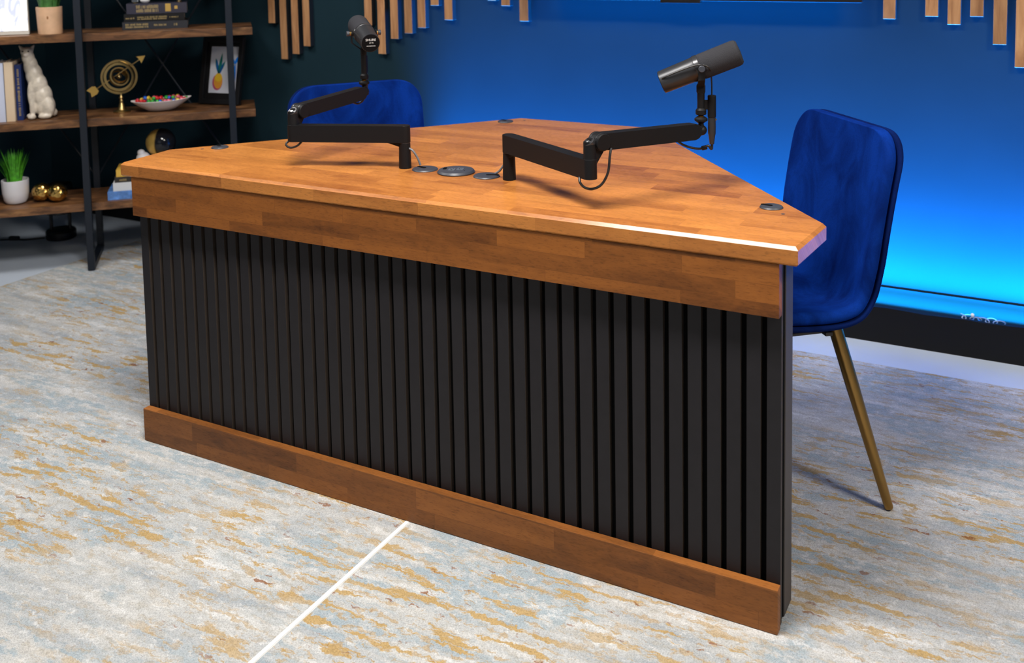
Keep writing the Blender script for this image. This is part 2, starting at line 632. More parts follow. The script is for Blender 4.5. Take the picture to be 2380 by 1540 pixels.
prism(bm, poly, -0.006, 0.006, TR((0, 1.591, 0), rx=R(90)))
struct('trim_1', bm, TRIM_DARK)

# blue light strip lying behind the face board
led = thing('led_light_strip', 'blue glowing light strip hidden behind the black board along the back wall', 'light strip', (0.0, 1.6555, 0.0))
bm = NB(); box(bm, (0.80, 0.0, 0.080), (3.6, 0.012, 0.006)); obj('strip', bm, plain('blue_led', (0.02, 0.05, 0.2), 0.4, emit=(0.0, 0.22, 1.0), emits=6.0), led)
bm = NB(); box(bm, (0.80, 0.0, 0.0388), (3.6, 0.010, 0.0755)); obj('holder', bm, TRIM_DARK, led)
led_up = area_light('led_light', (0.80, 1.656, 0.088), (0.80, 1.656, 0.50), 3.6, 0.008, 430, (0.0, 0.23, 1.0))
led_up.data.spread = R(35)
led_wash = area_light('led_light', (0.80, 1.656, 0.088), (0.80, 1.660, 0.145), 3.6, 0.008, 46, (0.0, 0.44, 1.0))
led_wash.data.spread = R(110)

cl = thing('cable_coil', 'small shiny coil of clear light cable on top of the black wall board', 'cable', (1.13, 1.602, 0.0))
bm = NB()
pts = []
for i in range(110):
    t = i / 109
    a = t * 34
    pts.append((-0.062 + 0.124 * t + 0.011 * math.sin(a), 0.007 * math.cos(a * 0.7 + 1), 0.1275 + 0.0065 * math.cos(a) - 0.003 * t))
tube(bm, pts, 0.0021, seg=8, smooth=False)
obj('coil', bm, plain('clear_cable', (0.55, 0.65, 0.75), 0.08, trans=0.6), cl)
bm = NB(); ball(bm, (-0.026, -0.004, 0.138), 0.006); obj('cable_end', bm, PRINT_WHITE, cl)

# ------------------------------------------------------------------ rugs
def rug(name, label, xa, xb, mat, bind_x, bw):
    t = thing(name, label, 'rug', ((xa + xb) / 2, -1.30, 0.0))
    bm = NB(); box(bm, (0, 0, 0.005), (xb - xa, 5.36, 0.0096), bev=0.003); obj('pile', bm, mat, t)
    bm = NB(); box(bm, (bind_x - (xa + xb) / 2, 0, 0.0051), (bw, 5.36, 0.0102), bev=0.001); obj('binding', bm, BINDING, t)


rug('rug', 'pale distressed rug on the left of the white seam, running under the bookcase', -2.44, 0.003, RUG_A, 0.0035, 0.010)
rug('rug', 'pale distressed rug right of the white seam, under the brass legged chair', 0.0105, 2.46, RUG_B, 0.0105, 0.0015)

# ------------------------------------------------------------------ desk
desk = thing('podcast_desk', 'large stained wood desk with clipped corners and a black slatted front', 'desk')
ZT0, ZT1 = 0.7522, 0.7897
poly = [(-0.910, -0.0255), (0.910, -0.0255), (0.9245, 0.160), (0.224, 1.0123), (-0.224, 1.0123), (-0.9245, 0.160)]
bm = NB()
prism(bm, poly, ZT0, ZT1, bev_top=0.0065, bev_bot=0.004, seg=1)
obj('tabletop', bm, WOOD_TOP, desk, angle=30)
bm = NB(); box(bm, (0, -0.0115, 0.6990), (1.749, 0.0225, 0.1064), bev=0.0012); obj('fascia_board', bm, WOOD_FASCIA_SHADED, desk)
bm = NB(); box(bm, (0, -0.0115, 0.0562), (1.749, 0.0225, 0.0912), bev=0.0015); obj('base_board', bm, WOOD_BASE_SHADED, desk)
bm = NB()
for k in range(44):
    xc = -0.8735 + 0.0135 + 0.04 * k
    box(bm, (xc, 0.0062, 0.383), (0.0275, 0.0118, 0.737))
bm.faces.ensure_lookup_table()
bm.normal_update()
for f in bm.faces:
    if abs(f.normal.x) > 0.9:
        f.material_index = 1
obj('slat_panel', bm, [SLAT_BLACK, SLAT_EDGE], desk)
bm = NB(); box(bm, (0, 0.0245, 0.383), (1.742, 0.0246, 0.737)); obj('felt_backing', bm, FELT, desk)
bm = NB(); box(bm, (0, 0.0665, 0.3815), (1.747, 0.0590, 0.740), bev=0.002); obj('carcass_panel', bm, CARCASS, desk)
bm = NB(); box(bm, (0, 0.50, 0.3815), (0.04, 0.80, 0.740), bev=0.002); obj('support_panel', bm, CARCASS, desk)
for x, y in ((-0.837, 0.202), (0.829, 0.195), (-0.192, 0.972), (0.190, 0.976)):
    bm = NB(); lathe(bm, [(0.0042, ZT1 - 0.002), (0.0042, ZT1 + 0.0004), (0.0, ZT1 + 0.0004)], TR((x, y, 0)), 16)
    obj('screw_cap', bm, PLASTIC, desk)


def grommet(x, y, r, slot_ang):
    bm = NB()
    lathe(bm, [(r, 0), (r, 0.0012), (r - 0.002, 0.0036), (r - 0.006, 0.0044), (0.0, 0.0044)], IDM, 40)
    g = obj('cable_grommet', bm, PLASTIC, desk, loc=(x, y, ZT1))
    bm = NB()
    prism(bm, stadium(r * 0.62, 0.0055), 0.0041, 0.0047, TR((r * 0.12 * math.cos(slot_ang), r * 0.12 * math.sin(slot_ang), 0), slot_ang))
    obj('cable_slot', bm, RECESS, g)
    return g


grommet(-0.0945, 0.2397, 0.0333, R(160))
grommet(0.0888, 0.2377, 0.0333, R(25))
grommet(0.7943, 0.2369, 0.0248, R(170))
grommet(-0.8024, 0.2367, 0.0248, R(150))
grommet(-0.2361, 0.9254, 0.0250, R(150))
bm = NB()
lathe(bm, [(0.046, 0), (0.0478, 0.0015), (0.0478, 0.003), (0.044, 0.0075), (0.041, 0.0082), (0.0, 0.0082)], IDM, 48)
pw = obj('power_grommet', bm, PLASTIC, desk, loc=(-0.0040, 0.2445, ZT1))
for sx in (-0.010, 0.010):
    bm = NB(); box(bm, (sx, 0.004 if sx > 0 else -0.004, 0.0085), (0.0165, 0.022, 0.0012), TR((0, 0, 0), R(18)), bev=0.0004)
    sk = obj('socket', bm, PLASTIC2, pw)
    bm = NB()
    for (dx, dy, w_, h_) in ((-0.0035, 0.003, 0.0014, 0.006), (0.0035, 0.003, 0.0014, 0.006), (0, -0.005, 0.004, 0.004)):
        box(bm, (sx + dx, (0.004 if sx > 0 else -0.004) + dy, 0.0092), (w_, h_, 0.0004), TR((0, 0, 0), R(18)))
    obj('slots', bm, RECESS, sk)
bm = NB(); box(bm, (-0.030, 0.004, 0.0088), (0.008, 0.016, 0.0022), TR((0, 0, 0), R(18)), bev=0.0005); obj('usb_port', bm, RECESS, pw)
bm = NB(); ball(bm, (0.026, -0.002, 0.0082), (0.0018, 0.0018, 0.0008)); obj('indicator', bm, RECESS, pw)

# ------------------------------------------------------------------ microphone arms
def mic_arm(label, post, elbow, head_z, joint, stem_xy, pivot_z, cap_rz):
    t = thing('microphone_stand', label, 'microphone arm', (post[0], post[1], ZT1 + 0.0003))
    o = Vector((post[0], post[1], ZT1))

    def P(x, y, z):
        return Vector((x, y, z)) - o
    bm = NB(); lathe(bm, [(0.0158, 0.0), (0.0162, 0.002), (0.0148, 0.064), (0.0142, 0.0655)], IDM, 32); obj('post', bm, ARM_BLACK, t)
    bm = NB(); lathe(bm, [(0.0142, 0.0655), (0.0150, 0.0660), (0.0150, 0.0675), (0.014, 0.068)], IDM, 32); obj('post_ring', bm, ARM_TRIM, t)
    e = Vector((elbow[0] - post[0], elbow[1] - post[1], 0))
    ang = math.atan2(e.y, e.x)
    Ln = e.length
    bm = NB(); prism(bm, stadium(Ln, 0.0155), 0.0675, 0.1115, TR((0, 0, 0), ang), bev_top=0.0012, bev_bot=0.001); obj('lower_beam', bm, ARM_BLACK, t)
    bm = NB()   # little wedge that the post enters under the beam
    prism(bm, [(0.012, 0.0675), (0.046, 0.0675), (0.012, 0.0560)], -0.008, 0.008, TR((0, 0, 0), ang) @ TR((0, 0, 0), rx=R(90)))
    obj('beam_gusset', bm, ARM_BLACK, t)
    # riser on the far end
    hz = head_z - ZT1
    bm = NB(); lathe(bm, [(0.0152, 0.1105), (0.0140, 0.1125), (0.0135, hz - 0.002), (0.0, hz - 0.001)], TR((e.x, e.y, 0)), 32)
    rs = obj('riser', bm, ARM_BLACK, t)
    # tilting hinge and upper beam
    J = P(*joint)
    H0 = Vector((e.x, e.y, hz - 0.010))
    d = Vector((J.x - H0.x, J.y - H0.y, 0)).normalized()
    side = Vector((-d.y, d.x, 0))
    nrm = (Vector((0, 0, 0.80)) - d * 0.60).normalized()
    pc = Vector((e.x, e.y, hz - 0.004))
    Fc = along(pc, pc + nrm, up=side)
    bm = NB(); lathe(bm, [(0.0128, -0.006), (0.0138, -0.001), (0.0138, 0.0042), (0.0128, 0.0052), (0.0, 0.0052)], Fc, 32); rc = obj('riser_cap', bm, ARM_TRIM, rs)
    bm = NB(); lathe(bm, [(0.0044, 0.005), (0.0044, 0.0064), (0.0026, 0.0068), (0.0, 0.0058)], Fc, 20); obj('riser_screw', bm, STEEL, rc)
    Hc = H0 + d * 0.026 + Vector((0, 0, 0.006))
    bm = NB(); cyl(bm, Hc - side * 0.0185, Hc + side * 0.0185, 0.0190, bev=0.002, seg=36)
    hg = obj('hinge', bm, ARM_BLACK, t)
    bm = NB()
    for q in (-0.0105, 0.0105):
        cyl(bm, Hc + side * (q - 0.0012), Hc + side * (q + 0.0012), 0.0196, seg=36)
    obj('hinge_ring', bm, ARM_TRIM, hg)
    bm = NB()
    box(bm, (0.012, 0, 0.0), (0.030, 0.018, 0.020), axis_frame(H0 + Vector((0, 0, 0.006)), d), bev=0.004)
    prism(bm, [(0.006, 0.008), (0.032, 0.0), (0.030, -0.016), (0.010, -0.044)], -0.0085, 0.0085, axis_frame(H0, d) @ TR((0, 0, 0), rx=R(90)))
    obj('hinge_fork', bm, ARM_BLACK, hg)
    dd = (J - Hc)
    Lu = dd.length
    Fm = axis_frame(Hc, dd)
    bm = NB(); prism(bm, stadium(Lu - 0.030, 0.0182), -0.0150, 0.0150, Fm @ TR((0, 0, 0), rx=R(90)), bev_top=0.002, bev_bot=0.002)
    ub = obj('upper_beam', bm, ARM_BLACK, t)
    # end hinge, tilt knuckle and threaded mount
    bm = NB()
    cyl(bm, J - dd.normalized() * 0.028 - side * 0.0135, J - dd.normalized() * 0.028 + side * 0.0135, 0.0165, bev=0.002, seg=32)
    box(bm, (-0.012, 0, 0), (0.030, 0.018, 0.022), axis_frame(J, dd), bev=0.005)
    obj('end_hinge', bm, ARM_BLACK, t)
    sx, sy = stem_xy[0] - o.x, stem_xy[1] - o.y
    bm = NB()
    ball(bm, (sx, sy, J.z), (0.0135, 0.0135, 0.0125))
    lathe(bm, [(0.0085, J.z), (0.0060, J.z + 0.016), (0.0105, J.z + 0.0195), (0.0150, J.z + 0.0225), (0.0150, J.z + 0.027), (0.010, J.z + 0.031)], TR((sx, sy, 0)), 28)
    kn = obj('ball_mount', bm, ARM_BLACK, t)
    bm = NB(); lathe(bm, [(0.0060, J.z + 0.0295)] + [(0.0066 if i % 2 else 0.0058, J.z + 0.030 + 0.0008 * i) for i in range(7)] + [(0.0055, J.z + 0.0355)], TR((sx, sy, 0)), 20)
    obj('brass_thread', bm, BRASS, kn)
    return t, Hc + o, J


def microphone(label, pivot, axis, stem_z0, stem_xy, clip_side, grip_rot=0.0):
    """axis: direction the windscreen points to; origin of the thing at the foot of its stem"""
    o = Vector((stem_xy[0], stem_xy[1], stem_z0))
    t = thing('microphone', label, 'microphone', o)
    p = Vector(pivot) - o
    Fx = axis_frame(p, axis)
    Mz = Fx @ Euler((0, R(90), 0)).to_matrix().to_4x4()     # lathe z -> mic x
    bm = NB()
    lathe(bm, [(0.0245, -0.0985), (0.0262, -0.0980), (0.0265, -0.0955), (0.0282, -0.022), (0.0292, -0.0145)], Mz, 48)
    body = obj('body', bm, MIC_BODY, t)
    bm = NB(); lathe(bm, [(0.0293, -0.0145), (0.0302, -0.0135), (0.0302, -0.0035), (0.0296, -0.0025)], Mz, 48); bd = obj('neck_band', bm, ARM_TRIM, t)
    bm = NB()
    for a0, cnt in ((R(200), 5), (R(250), 4), (R(292), 3)):
        for i in range(cnt):
            a = a0 + i * 0.055
            q = Fx @ Matrix.Rotation(a, 4, 'X') @ TR((-0.0085, 0, 0.03025))
            box(bm, (0, 0, 0), (0.0042, 0.0011, 0.0004), q)
    obj('band_marking', bm, PRINT_WHITE, bd)
    bm = NB(); lathe(bm, [(0.0285, -0.0030), (0.0298, 0.0), (0.0300, 0.004), (0.0305, 0.080), (0.0290, 0.0875), (0.0245, 0.0915), (0.0, 0.0930)], Mz, 48); obj('windscreen', bm, FOAM, t)
    bm = NB(); lathe(bm, [(0.0, -0.0975), (0.0243, -0.0975), (0.0248, -0.0988), (0.0238, -0.0992), (0.0, -0.0992)], Mz, 40); cap = obj('rear_plate', bm, RECESS, t)
    q = Fx @ TR((-0.0994, 0, 0)) @ Matrix(((0, 0, -1, 0), (-1, 0, 0, 0), (0, 1, 0, 0), (0, 0, 0, 1)))
    text_mesh('SHURE', 0.0092, 'maker_name', PRINT_WHITE, cap, q @ TR((0, 0.0090, 0)) @ Matrix.Diagonal((1.05, 1.0, 1, 1)))
    text_mesh('SM 7B', 0.0044, 'model_name', PRINT_WHITE, cap, q @ TR((0.002, 0.0005, 0)))
    text_mesh('MICROPHONE', 0.0038, 'type_line', PRINT_WHITE, cap, q @ TR((0.001, -0.0085, 0)))
    # yoke: knobs at the sides, straps down to the stem
    axh = Vector((axis[0], axis[1], 0)).normalized()
    sd = Vector((-axh.y, axh.x, 0))
    foot = Vector((0, 0, p.z - 0.048))
    bm = NB()
    for s in (-1, 1):
        a = p + sd * s * 0.0345
        F = axis_frame(a, axh)
        cyl(bm, a - sd * s * 0.001, a + sd * s * 0.0022, 0.0095, bev=0.0006)
        k1 = p + sd * s * 0.0350 + Vector((0, 0, -0.026))
        k2 = foot + sd * s * 0.010 + Vector((0, 0, 0.004))
        for u, v in ((a, k1), (k1, k2), (k2, foot)):
            m = along(u, v, axh)
            ln = (v - u).length
            box(bm, (0, 0, ln / 2), (0.0030, 0.0150, ln + 0.002), along(u, v, up=axh) if False else m @ Matrix.Rotation(R(0), 4, 'Z'))
    obj('yoke', bm, ARM_BLACK, t)
    for s in (-1, 1):
        a = p + sd * s * 0.0365
        bm = NB(); cyl(bm, a, a + sd * s * 0.0042, 0.0058); kb = obj('yoke_knob', bm, BRASS, t)
        bm = NB(); cyl(bm, a + sd * s * 0.0042, a + sd * s * 0.0125, 0.0075, bev=0.001); obj('knob_grip', bm, PLASTIC, kb)
    bm = NB()
    box(bm, (0, 0, foot.z - 0.003), (0.020, 0.016, 0.022), TR((0, 0, 0), math.atan2(axh.y, axh.x)), bev=0.004)
    lathe(bm, [(0.0084, 0.008), (0.0084, foot.z - 0.01), (0.0078, foot.z)], IDM, 28)
    obj('stem', bm, ARM_BLACK, t)
    bm = NB()
    prof = [(0.0110, 0.0), (0.0122, 0.0015), (0.0122, 0.0105), (0.0100, 0.0130), (0.0085, 0.015)]
    lathe(bm, prof, IDM, 16)
    obj('thread_collar', bm, ARM_BLACK, t)
    # plug clipped beside the stem
    cs = Vector(clip_side)
    zc = foot.z - 0.020
    bm = NB()
    box(bm, (0.012, 0, zc - 0.020), (0.016, 0.006, 0.022), axis_frame((0, 0, 0), cs), bev=0.001)
    cyl(bm, cs * 0.0245 + Vector((0, 0, zc - 0.049)), cs * 0.0245 + Vector((0, 0, zc + 0.002)), 0.0095, bev=0.0012)
    pl = obj('socket_clip', bm, ARM_BLACK, t)
    b0 = cs * 0.0245 + Vector((0, 0, zc - 0.049))
    bm = NB()
    lathe(bm, [(0.0085, 0), (0.0088, -0.012), (0.0090, -0.013), (0.0088, -0.036), (0.0070, -0.046), (0.0052, -0.062)], TR(b0), 24)
    obj('cable_plug', bm, MIC_BODY, pl)
    bm = NB(); ball(bm, cs * 0.0335 + Vector((0, 0, zc - 0.054)), (0.002, 0.002, 0.0026)); obj('plug_latch', bm, BRASS, pl)
    # thin lead from the rear plate along the body to the socket
    back = Fx @ Vector((-0.092, -0.014 * (1 if sd.dot(CAM_LOC - o) < 0 else -1) * -1, 0.022))
    sgn = -1.0 if sd.dot(CAM_LOC - Vector(pivot)) < 0 else 1.0
    A = Fx @ Vector((-0.092, sgn * 0.024, 0.010))
    B = Fx @ Vector((-0.080, sgn * 0.0285, 0.012))
    Cc = Fx @ Vector((-0.040, sgn * 0.0315, 0.013))
    D = Fx @ Vector((-0.004, sgn * 0.034, 0.010))
    E2 = Fx @ Vector((0.016, sgn * 0.033, -0.006))
    G = Vector((cs.x * 0.024, cs.y * 0.024, zc + 0.035))
    Hh = Vector((cs.x * 0.0245, cs.y * 0.0245, zc + 0.001))
    bm = NB(); tube(bm, [A, B, Cc, D, E2, G, Hh], 0.0017, seg=8); obj('lead', bm, CABLE, t)
    return t, pl, b0 + o


lpost, lelbow = (-0.1530, 0.2355), (-0.432, 0.131)
rpost, relbow = (0.1560, 0.2327), (0.449, 0.060)
armL, HL, JL = mic_arm('black microphone arm bolted left of the desk power outlet, pointing straight back', lpost, lelbow, 0.938, (-0.4085, 0.4200, 0.9500), (-0.4125, 0.4163), 1.12, 0)
armR, HR, JR = mic_arm('black microphone arm bolted right of the desk power outlet, reaching over the far desk edge', rpost, relbow, 0.940, (0.6130, 0.3240, 0.9290), (0.6106, 0.3233), 1.076, 0)
rax = Vector((0.1655, 0.0535, 0.071)).normalized()
rightv = Vector((0.93, 0.37, 0)).normalized()
micR, plR, pbR = microphone('black broadcast microphone in profile, pointing up to the right, on the right-hand arm', (0.6125, 0.3240, 1.0762), rax, 0.9655, (0.6106, 0.3233), rightv)
lax = Vector((-0.726, 0.659, 0.205)).normalized()
micL, plL, pbL = microphone('black broadcast microphone showing its lettered rear plate, on the left-hand arm', (-0.4100, 0.4180, 1.1175), lax, 0.9865, (-0.4115, 0.4168), Vector((-0.55, 0.83, 0)).normalized())


def cable_runs(parent, post, runs):
    o = Vector((post[0], post[1], ZT1))
    for run, mat in runs:
        bm = NB(); tube(bm, [Vector(p) - o for p in run], 0.0028, seg=10)
        obj('cable', bm, mat, parent)


bR = pbR + Vector((0, 0, -0.0625))
cable_runs(armR, rpost, [
    ([(0.425, 0.060, 0.860), (0.4293, 0.0505, 0.850), (0.4400, 0.0520, 0.839), (0.4560, 0.0590, 0.836), (0.4730, 0.0680, 0.846), (0.4850, 0.0745, 0.872), (0.4870, 0.0800, 0.905), (0.4870, 0.0880, 0.922)], CABLE),
    ([bR, bR + Vector((-0.001, 0, -0.012)), (0.6255, 0.3275, 0.893), (0.6100, 0.3230, 0.886), (0.5900, 0.3160, 0.888), (0.5700, 0.3080, 0.896), (0.5600, 0.290, 0.912)], CABLE),
    ([(0.1400, 0.2430, 0.826), (0.1330, 0.2420, 0.8180), (0.1240, 0.2400, 0.8060), (0.1120, 0.2410, 0.7985)], CABLE_GREY)])
ro = Vector((rpost[0], rpost[1], ZT1))
bm = NB(); cyl(bm, Vector((0.6235, 0.3270, 0.8900)) - ro, Vector((0.6120, 0.3235, 0.8865)) - ro, 0.0052, bev=0.001)
obj('cable_tie', bm, ARM_BLACK, armR)
cable_runs(armL, lpost, [
    ([(-0.4420, 0.1300, 0.860), (-0.4470, 0.1180, 0.852), (-0.4420, 0.1160, 0.845), (-0.4300, 0.1190, 0.842), (-0.4150, 0.1260, 0.848), (-0.405, 0.132, 0.859)], CABLE),
    ([(-0.4255, 0.340, 0.925), (-0.4300, 0.3820, 0.922), (-0.4230, 0.3990, 0.917), (-0.4120, 0.4080, 0.926), (-0.4080, 0.4130, 0.944)], CABLE),
    ([(-0.1400, 0.2360, 0.842), (-0.1270, 0.2350, 0.836), (-0.1170, 0.2400, 0.8180), (-0.1110, 0.2435, 0.7985)], CABLE_GREY)])

# ------------------------------------------------------------------ chairs
def chair_shell(off, grow):
    prof = [(0.235, 0.440), (0.205, 0.468), (0.150, 0.478), (0.060, 0.472), (-0.040, 0.464), (-0.120, 0.463), (-0.172, 0.478), (-0.203, 0.520),
            (-0.218, 0.585), (-0.228, 0.660), (-0.236, 0.735), (-0.244, 0.815), (-0.252, 0.880), (-0.255, 0.912)]
    P = smooth_path([(a, 0, z) for a, z in prof], 5)
    s = [0.0]
    for a, b in zip(P[:-1], P[1:]):
        s.append(s[-1] + (b - a).length)
    T = s[-1]
    nv = 16
    bm = NB()
    rows = []
    for i, p in enumerate(P):
        d0, d1 = s[i], T - s[i]
        t = s[i] / T
        Wd = 0.222 + grow - 0.010 * math.exp(-((t - 0.52) / 0.12) ** 2) + 0.004 * t
        for d, Rr in ((d0, 0.11), (d1, 0.085)):
            if d < Rr:
                Wd = Wd - Rr + math.sqrt(max(0, Rr * Rr - (Rr - d) ** 2))
        nrm = (P[min(i + 1, len(P) - 1)] - P[max(i - 1, 0)]).normalized()
        up = Vector((nrm.z, 0, -nrm.x))        # towards the sitter
        if up.x < 0 and up.z < 0:
            up = -up
        up = Vector((abs(nrm.z), 0, abs(nrm.x))) if True else up
        row = []
        for j in range(nv + 1):
            v = -1 + 2 * j / nv
            curl = 0.022 * abs(v) ** 2.5 * (1 - min(1.0, max(0.0, (t - 0.70) / 0.28)) ** 1.5) * min(1.0, t / 0.12)
            row.append(bm.verts.new(p + Vector((0, v * Wd, 0)) + up * (curl + off)))
        rows.append(row)
    for a, b in zip(rows[:-1], rows[1:]):
        for j in range(nv):
            bm.faces.new((a[j], a[j + 1], b[j + 1], b[j]))
    return bm


def make_chair(label, loc, rz):
    t = thing('velvet_chair', label, 'chair', loc, rz, 'velvet chairs at the desk')
    for nm, off, grow, th, mt in (('cushion', 0.0085, 0.0, 0.030, VELVET), ('back_shell', -0.0145, 0.003, 0.015, VELVET_SHADED)):
        sh = obj(nm, chair_shell(off, grow), mt, t, angle=80)
        so = sh.modifiers.new('thickness', 'SOLIDIFY'); so.thickness = th; so.offset = 0.0; so.use_rim = True
        sb = sh.modifiers.new('soften', 'SUBSURF'); sb.levels = 1; sb.render_levels = 2
    bm = NB()
    box(bm, (-0.125, 0, 0.424), (0.030, 0.30, 0.010), bev=0.002)
    box(bm, (0.125, 0, 0.432), (0.030, 0.30, 0.010), bev=0.002)
    box(bm, (0.0, 0.12, 0.424), (0.25, 0.025, 0.008), bev=0.002)
    box(bm, (0.0, -0.12, 0.424), (0.25, 0.025, 0.008), bev=0.002)
    obj('under_frame', bm, CARCASS, t)
    for (a, b, at, bt) in ((-0.140, 0.140, -0.238, 0.221), (-0.140, -0.155, -0.222, -0.248), (0.140, 0.140, 0.215, 0.221), (0.140, -0.140, 0.215, -0.221)):
        bm = NB()
        top_, tip_ = Vector((a, b, 0.434)), Vector((at, bt, 0.0145))
        m = along(top_, tip_)
        ln = (tip_ - top_).length
        lathe(bm, [(0.0165, 0), (0.0160, ln * 0.3), (0.0105, ln - 0.004), (0.0095, ln)], m, 24)
        lg = obj('leg', bm, LEG_GOLD, t)
    return t


def copy_tree(o, parent=None):
    c = o.copy(); COL.objects.link(c); c.parent = parent
    for ch in list(o.children):
        copy_tree(ch, c)
    return c


chR = make_chair('royal blue velvet chair at the right desk edge, its gold leg in view', (0.677, 0.543, 0.0), R(-139.087))
chL = copy_tree(chR)
chL.location = (-0.527, 0.629, 0.0)
chL.rotation_euler = (0, 0, R(-37.64))
chL['label'] = 'royal blue velvet chair behind the left side of the desk, only its backrest showing'

# ------------------------------------------------------------------ battens and television on the back wall
BT = [(-1.857, 1.016), (-1.789, 0.852), (-1.721, 0.878), (-1.655, 0.916),
      (-1.310, 1.019), (-1.241, 0.896), (-1.173, 0.963), (-1.101, 0.989), (-1.033, 1.014), (-0.966, 1.109), (-0.899, 1.050),
      (-0.692, 1.133), (-0.628, 1.112), (-0.5455, 1.052),
      (0.829, 1.088), (0.960, 1.099), (1.0275, 1.074), (1.094, 1.101), (1.162, 1.013), (1.226, 0.942)]
BL = ['wooden wall batten nearest the bookcase, first of the left cluster of four',
      'second wooden wall batten of the left cluster of four, its longest',
      'third wooden wall batten of the left cluster of four',
      'fourth wooden wall batten of the left cluster, with bare wall to its right',
      'first wooden wall batten of the middle cluster, ending behind the foam of the left-hand microphone',
      'second wooden wall batten of the middle cluster, the long one beside the left-hand microphone',
      'third wooden wall batten of the middle cluster',
      'fourth wooden wall batten of the middle cluster',
      'fifth wooden wall batten of the middle cluster',
      'sixth wooden wall batten of the middle cluster, the short one before the last',
      'last wooden wall batten of the middle cluster',
      'wooden wall batten left of the screen that barely shows at the top edge',
      'short wooden wall batten, second from the screen on its left',
      'wooden wall batten right beside the left end of the screen',
      'wooden wall batten nearest the right end of the screen',
      'second wooden wall batten right of the screen, after the wide gap',
      'third wooden wall batten right of the screen',
      'fourth wooden wall batten right of the screen, the short one before the two long ones',
      'fifth wooden wall batten right of the screen, second longest',
      'sixth wooden wall batten right of the screen, the longest and outermost']
for (x, zb), lb in zip(BT, BL):
    hh = 2 * (1.50 - zb)
    bm = NB(); box(bm, (0, 0, 0), (0.0395, 0.029, hh), bev=0.0012)
    bm.normal_update()
    for f in bm.faces:
        if abs(f.normal.x) > 0.9 or f.normal.z < -0.9:
            f.material_index = 1
    b_ = obj('wooden_batten', bm, [BATTEN, BATTEN_SIDE], loc=(x, WALL_Y - 0.0150, zb + hh / 2))
    tag(b_, lb, 'wall batten', 'wooden battens on the back wall')
tv = thing('television', 'wide black screen on the back wall, only its lower edge in view', 'television', (0.1375, WALL_Y, 1.147))
bm = NB(); box(bm, (0, -0.115, 0.345), (1.241, 0.028, 0.69), bev=0.003); obj('casing', bm, FRAME_BLACK, tv)
bm = NB(); box(bm, (0, -0.1297, 0.35), (1.225, 0.002, 0.672)); obj('screen', bm, plain('screen_glass', (0.004, 0.005, 0.007), 0.1), tv)
bm = NB(); box(bm, (0, -0.120, -0.0035), (0.148, 0.022, 0.009), bev=0.001); obj('sensor_bump', bm, FRAME_BLACK, tv)
bm = NB(); box(bm, (0, -0.0515, 0.36), (0.45, 0.099, 0.30), bev=0.004); obj('wall_bracket', bm, FRAME_BLACK, tv)
bm = NB(); box(bm, (0, -0.097, 0.020), (1.18, 0.006, 0.008)); obj('backlight', bm, plain('blue_backlight', (0.02, 0.05, 0.2), 0.4, emit=(0.0, 0.16, 1.0), emits=8.0), tv)
area_light('screen_backlight', (0.1375, WALL_Y - 0.075, 1.152), (0.1375, WALL_Y - 0.055, 1.10), 1.15, 0.012, 2, (0.0, 0.3, 1.0))

# ------------------------------------------------------------------ bookcase (its own frame: x along the shelves, y away from the viewer)
SH_LOC = Vector((-2.282, 0.928, 0.0))
SH_A = R(44)
SHM = Matrix.Translation(SH_LOC) @ Matrix.Rotation(SH_A, 4, 'Z')
Z1, Z2, Z3 = 1.0185, 0.657, 0.296


def on_shelf(s, d, z):
    return SHM @ Vector((s, d, z))


bc = thing('bookcase', 'dark metal bookcase with rustic brown wood shelves in the corner', 'bookcase', SH_LOC, SH_A)
for zt in (Z3, Z2, Z1, 1.39, 1.75):
    bm = NB(); box(bm, (0.0, 0.152, zt - 0.0165), (1.43, 0.292, 0.033), bev=0.0015); obj('shelf_board', bm, RUSTIC, bc)
for s in (-0.60, 0.0, 0.605):
    for d in (-0.012, 0.305):
        bm = NB(); box(bm, (s + 0.013, d, 0.905 + 0.006), (0.028, 0.026, 1.79), bev=0.002); obj('post', bm, SHELF_METAL, bc)
    bm = NB(); box(bm, (s + 0.013, 0.1465, 0.0235), (0.028, 0.30, 0.024), bev=0.002); obj('foot_rail', bm, SHELF_METAL, bc)
for (a, b) in ((-0.585, 0.005), (0.020, 0.615)):
    for (za, zb) in ((0.35, 1.33), (1.33, 0.35)):
        bm = NB(); cyl(bm, (a, 0.318, za), (b, 0.318, zb), 0.0042, seg=8); obj('brace', bm, SHELF_METAL, bc)


def shelf_thing(name, label, cat, s, d, z, rz=0.0, group=None):
    return thing(name, label, cat, on_shelf(s, d, z), SH_A + rz, group)


# top shelf in view: backlit picture, wooden pot with plant, three dark books
t = shelf_thing('light_box', 'glowing white picture panel at the far left of the upper shelf', 'light box', -0.325, 0.085, Z1 + 0.0002)
bm = NB(); box(bm, (0, 0, 0.16), (0.27, 0.022, 0.318), bev=0.002); obj('casing', bm, plain('off_white_edge', (0.62, 0.60, 0.55), 0.5), t)
m, nt, b = new_mat('glowing_sketch')
tc = N(nt, 'ShaderNodeTexCoord')
cc = ramp(nt, noise(nt, tc.outputs['Object'], (30, 4, 9), detail=3, dist=1.2), [(0.40, (0.45, 0.48, 0.62)), (0.56, (0.95, 0.97, 1.0))])
L(nt, cc, b.inputs['Base Color']); L(nt, cc, b.inputs['Emission Color']); b.inputs['Emission Strength'].default_value = 0.85
bm = NB(); box(bm, (-0.001, -0.0115, 0.167), (0.264, 0.002, 0.300)); obj('panel', bm, m, t)


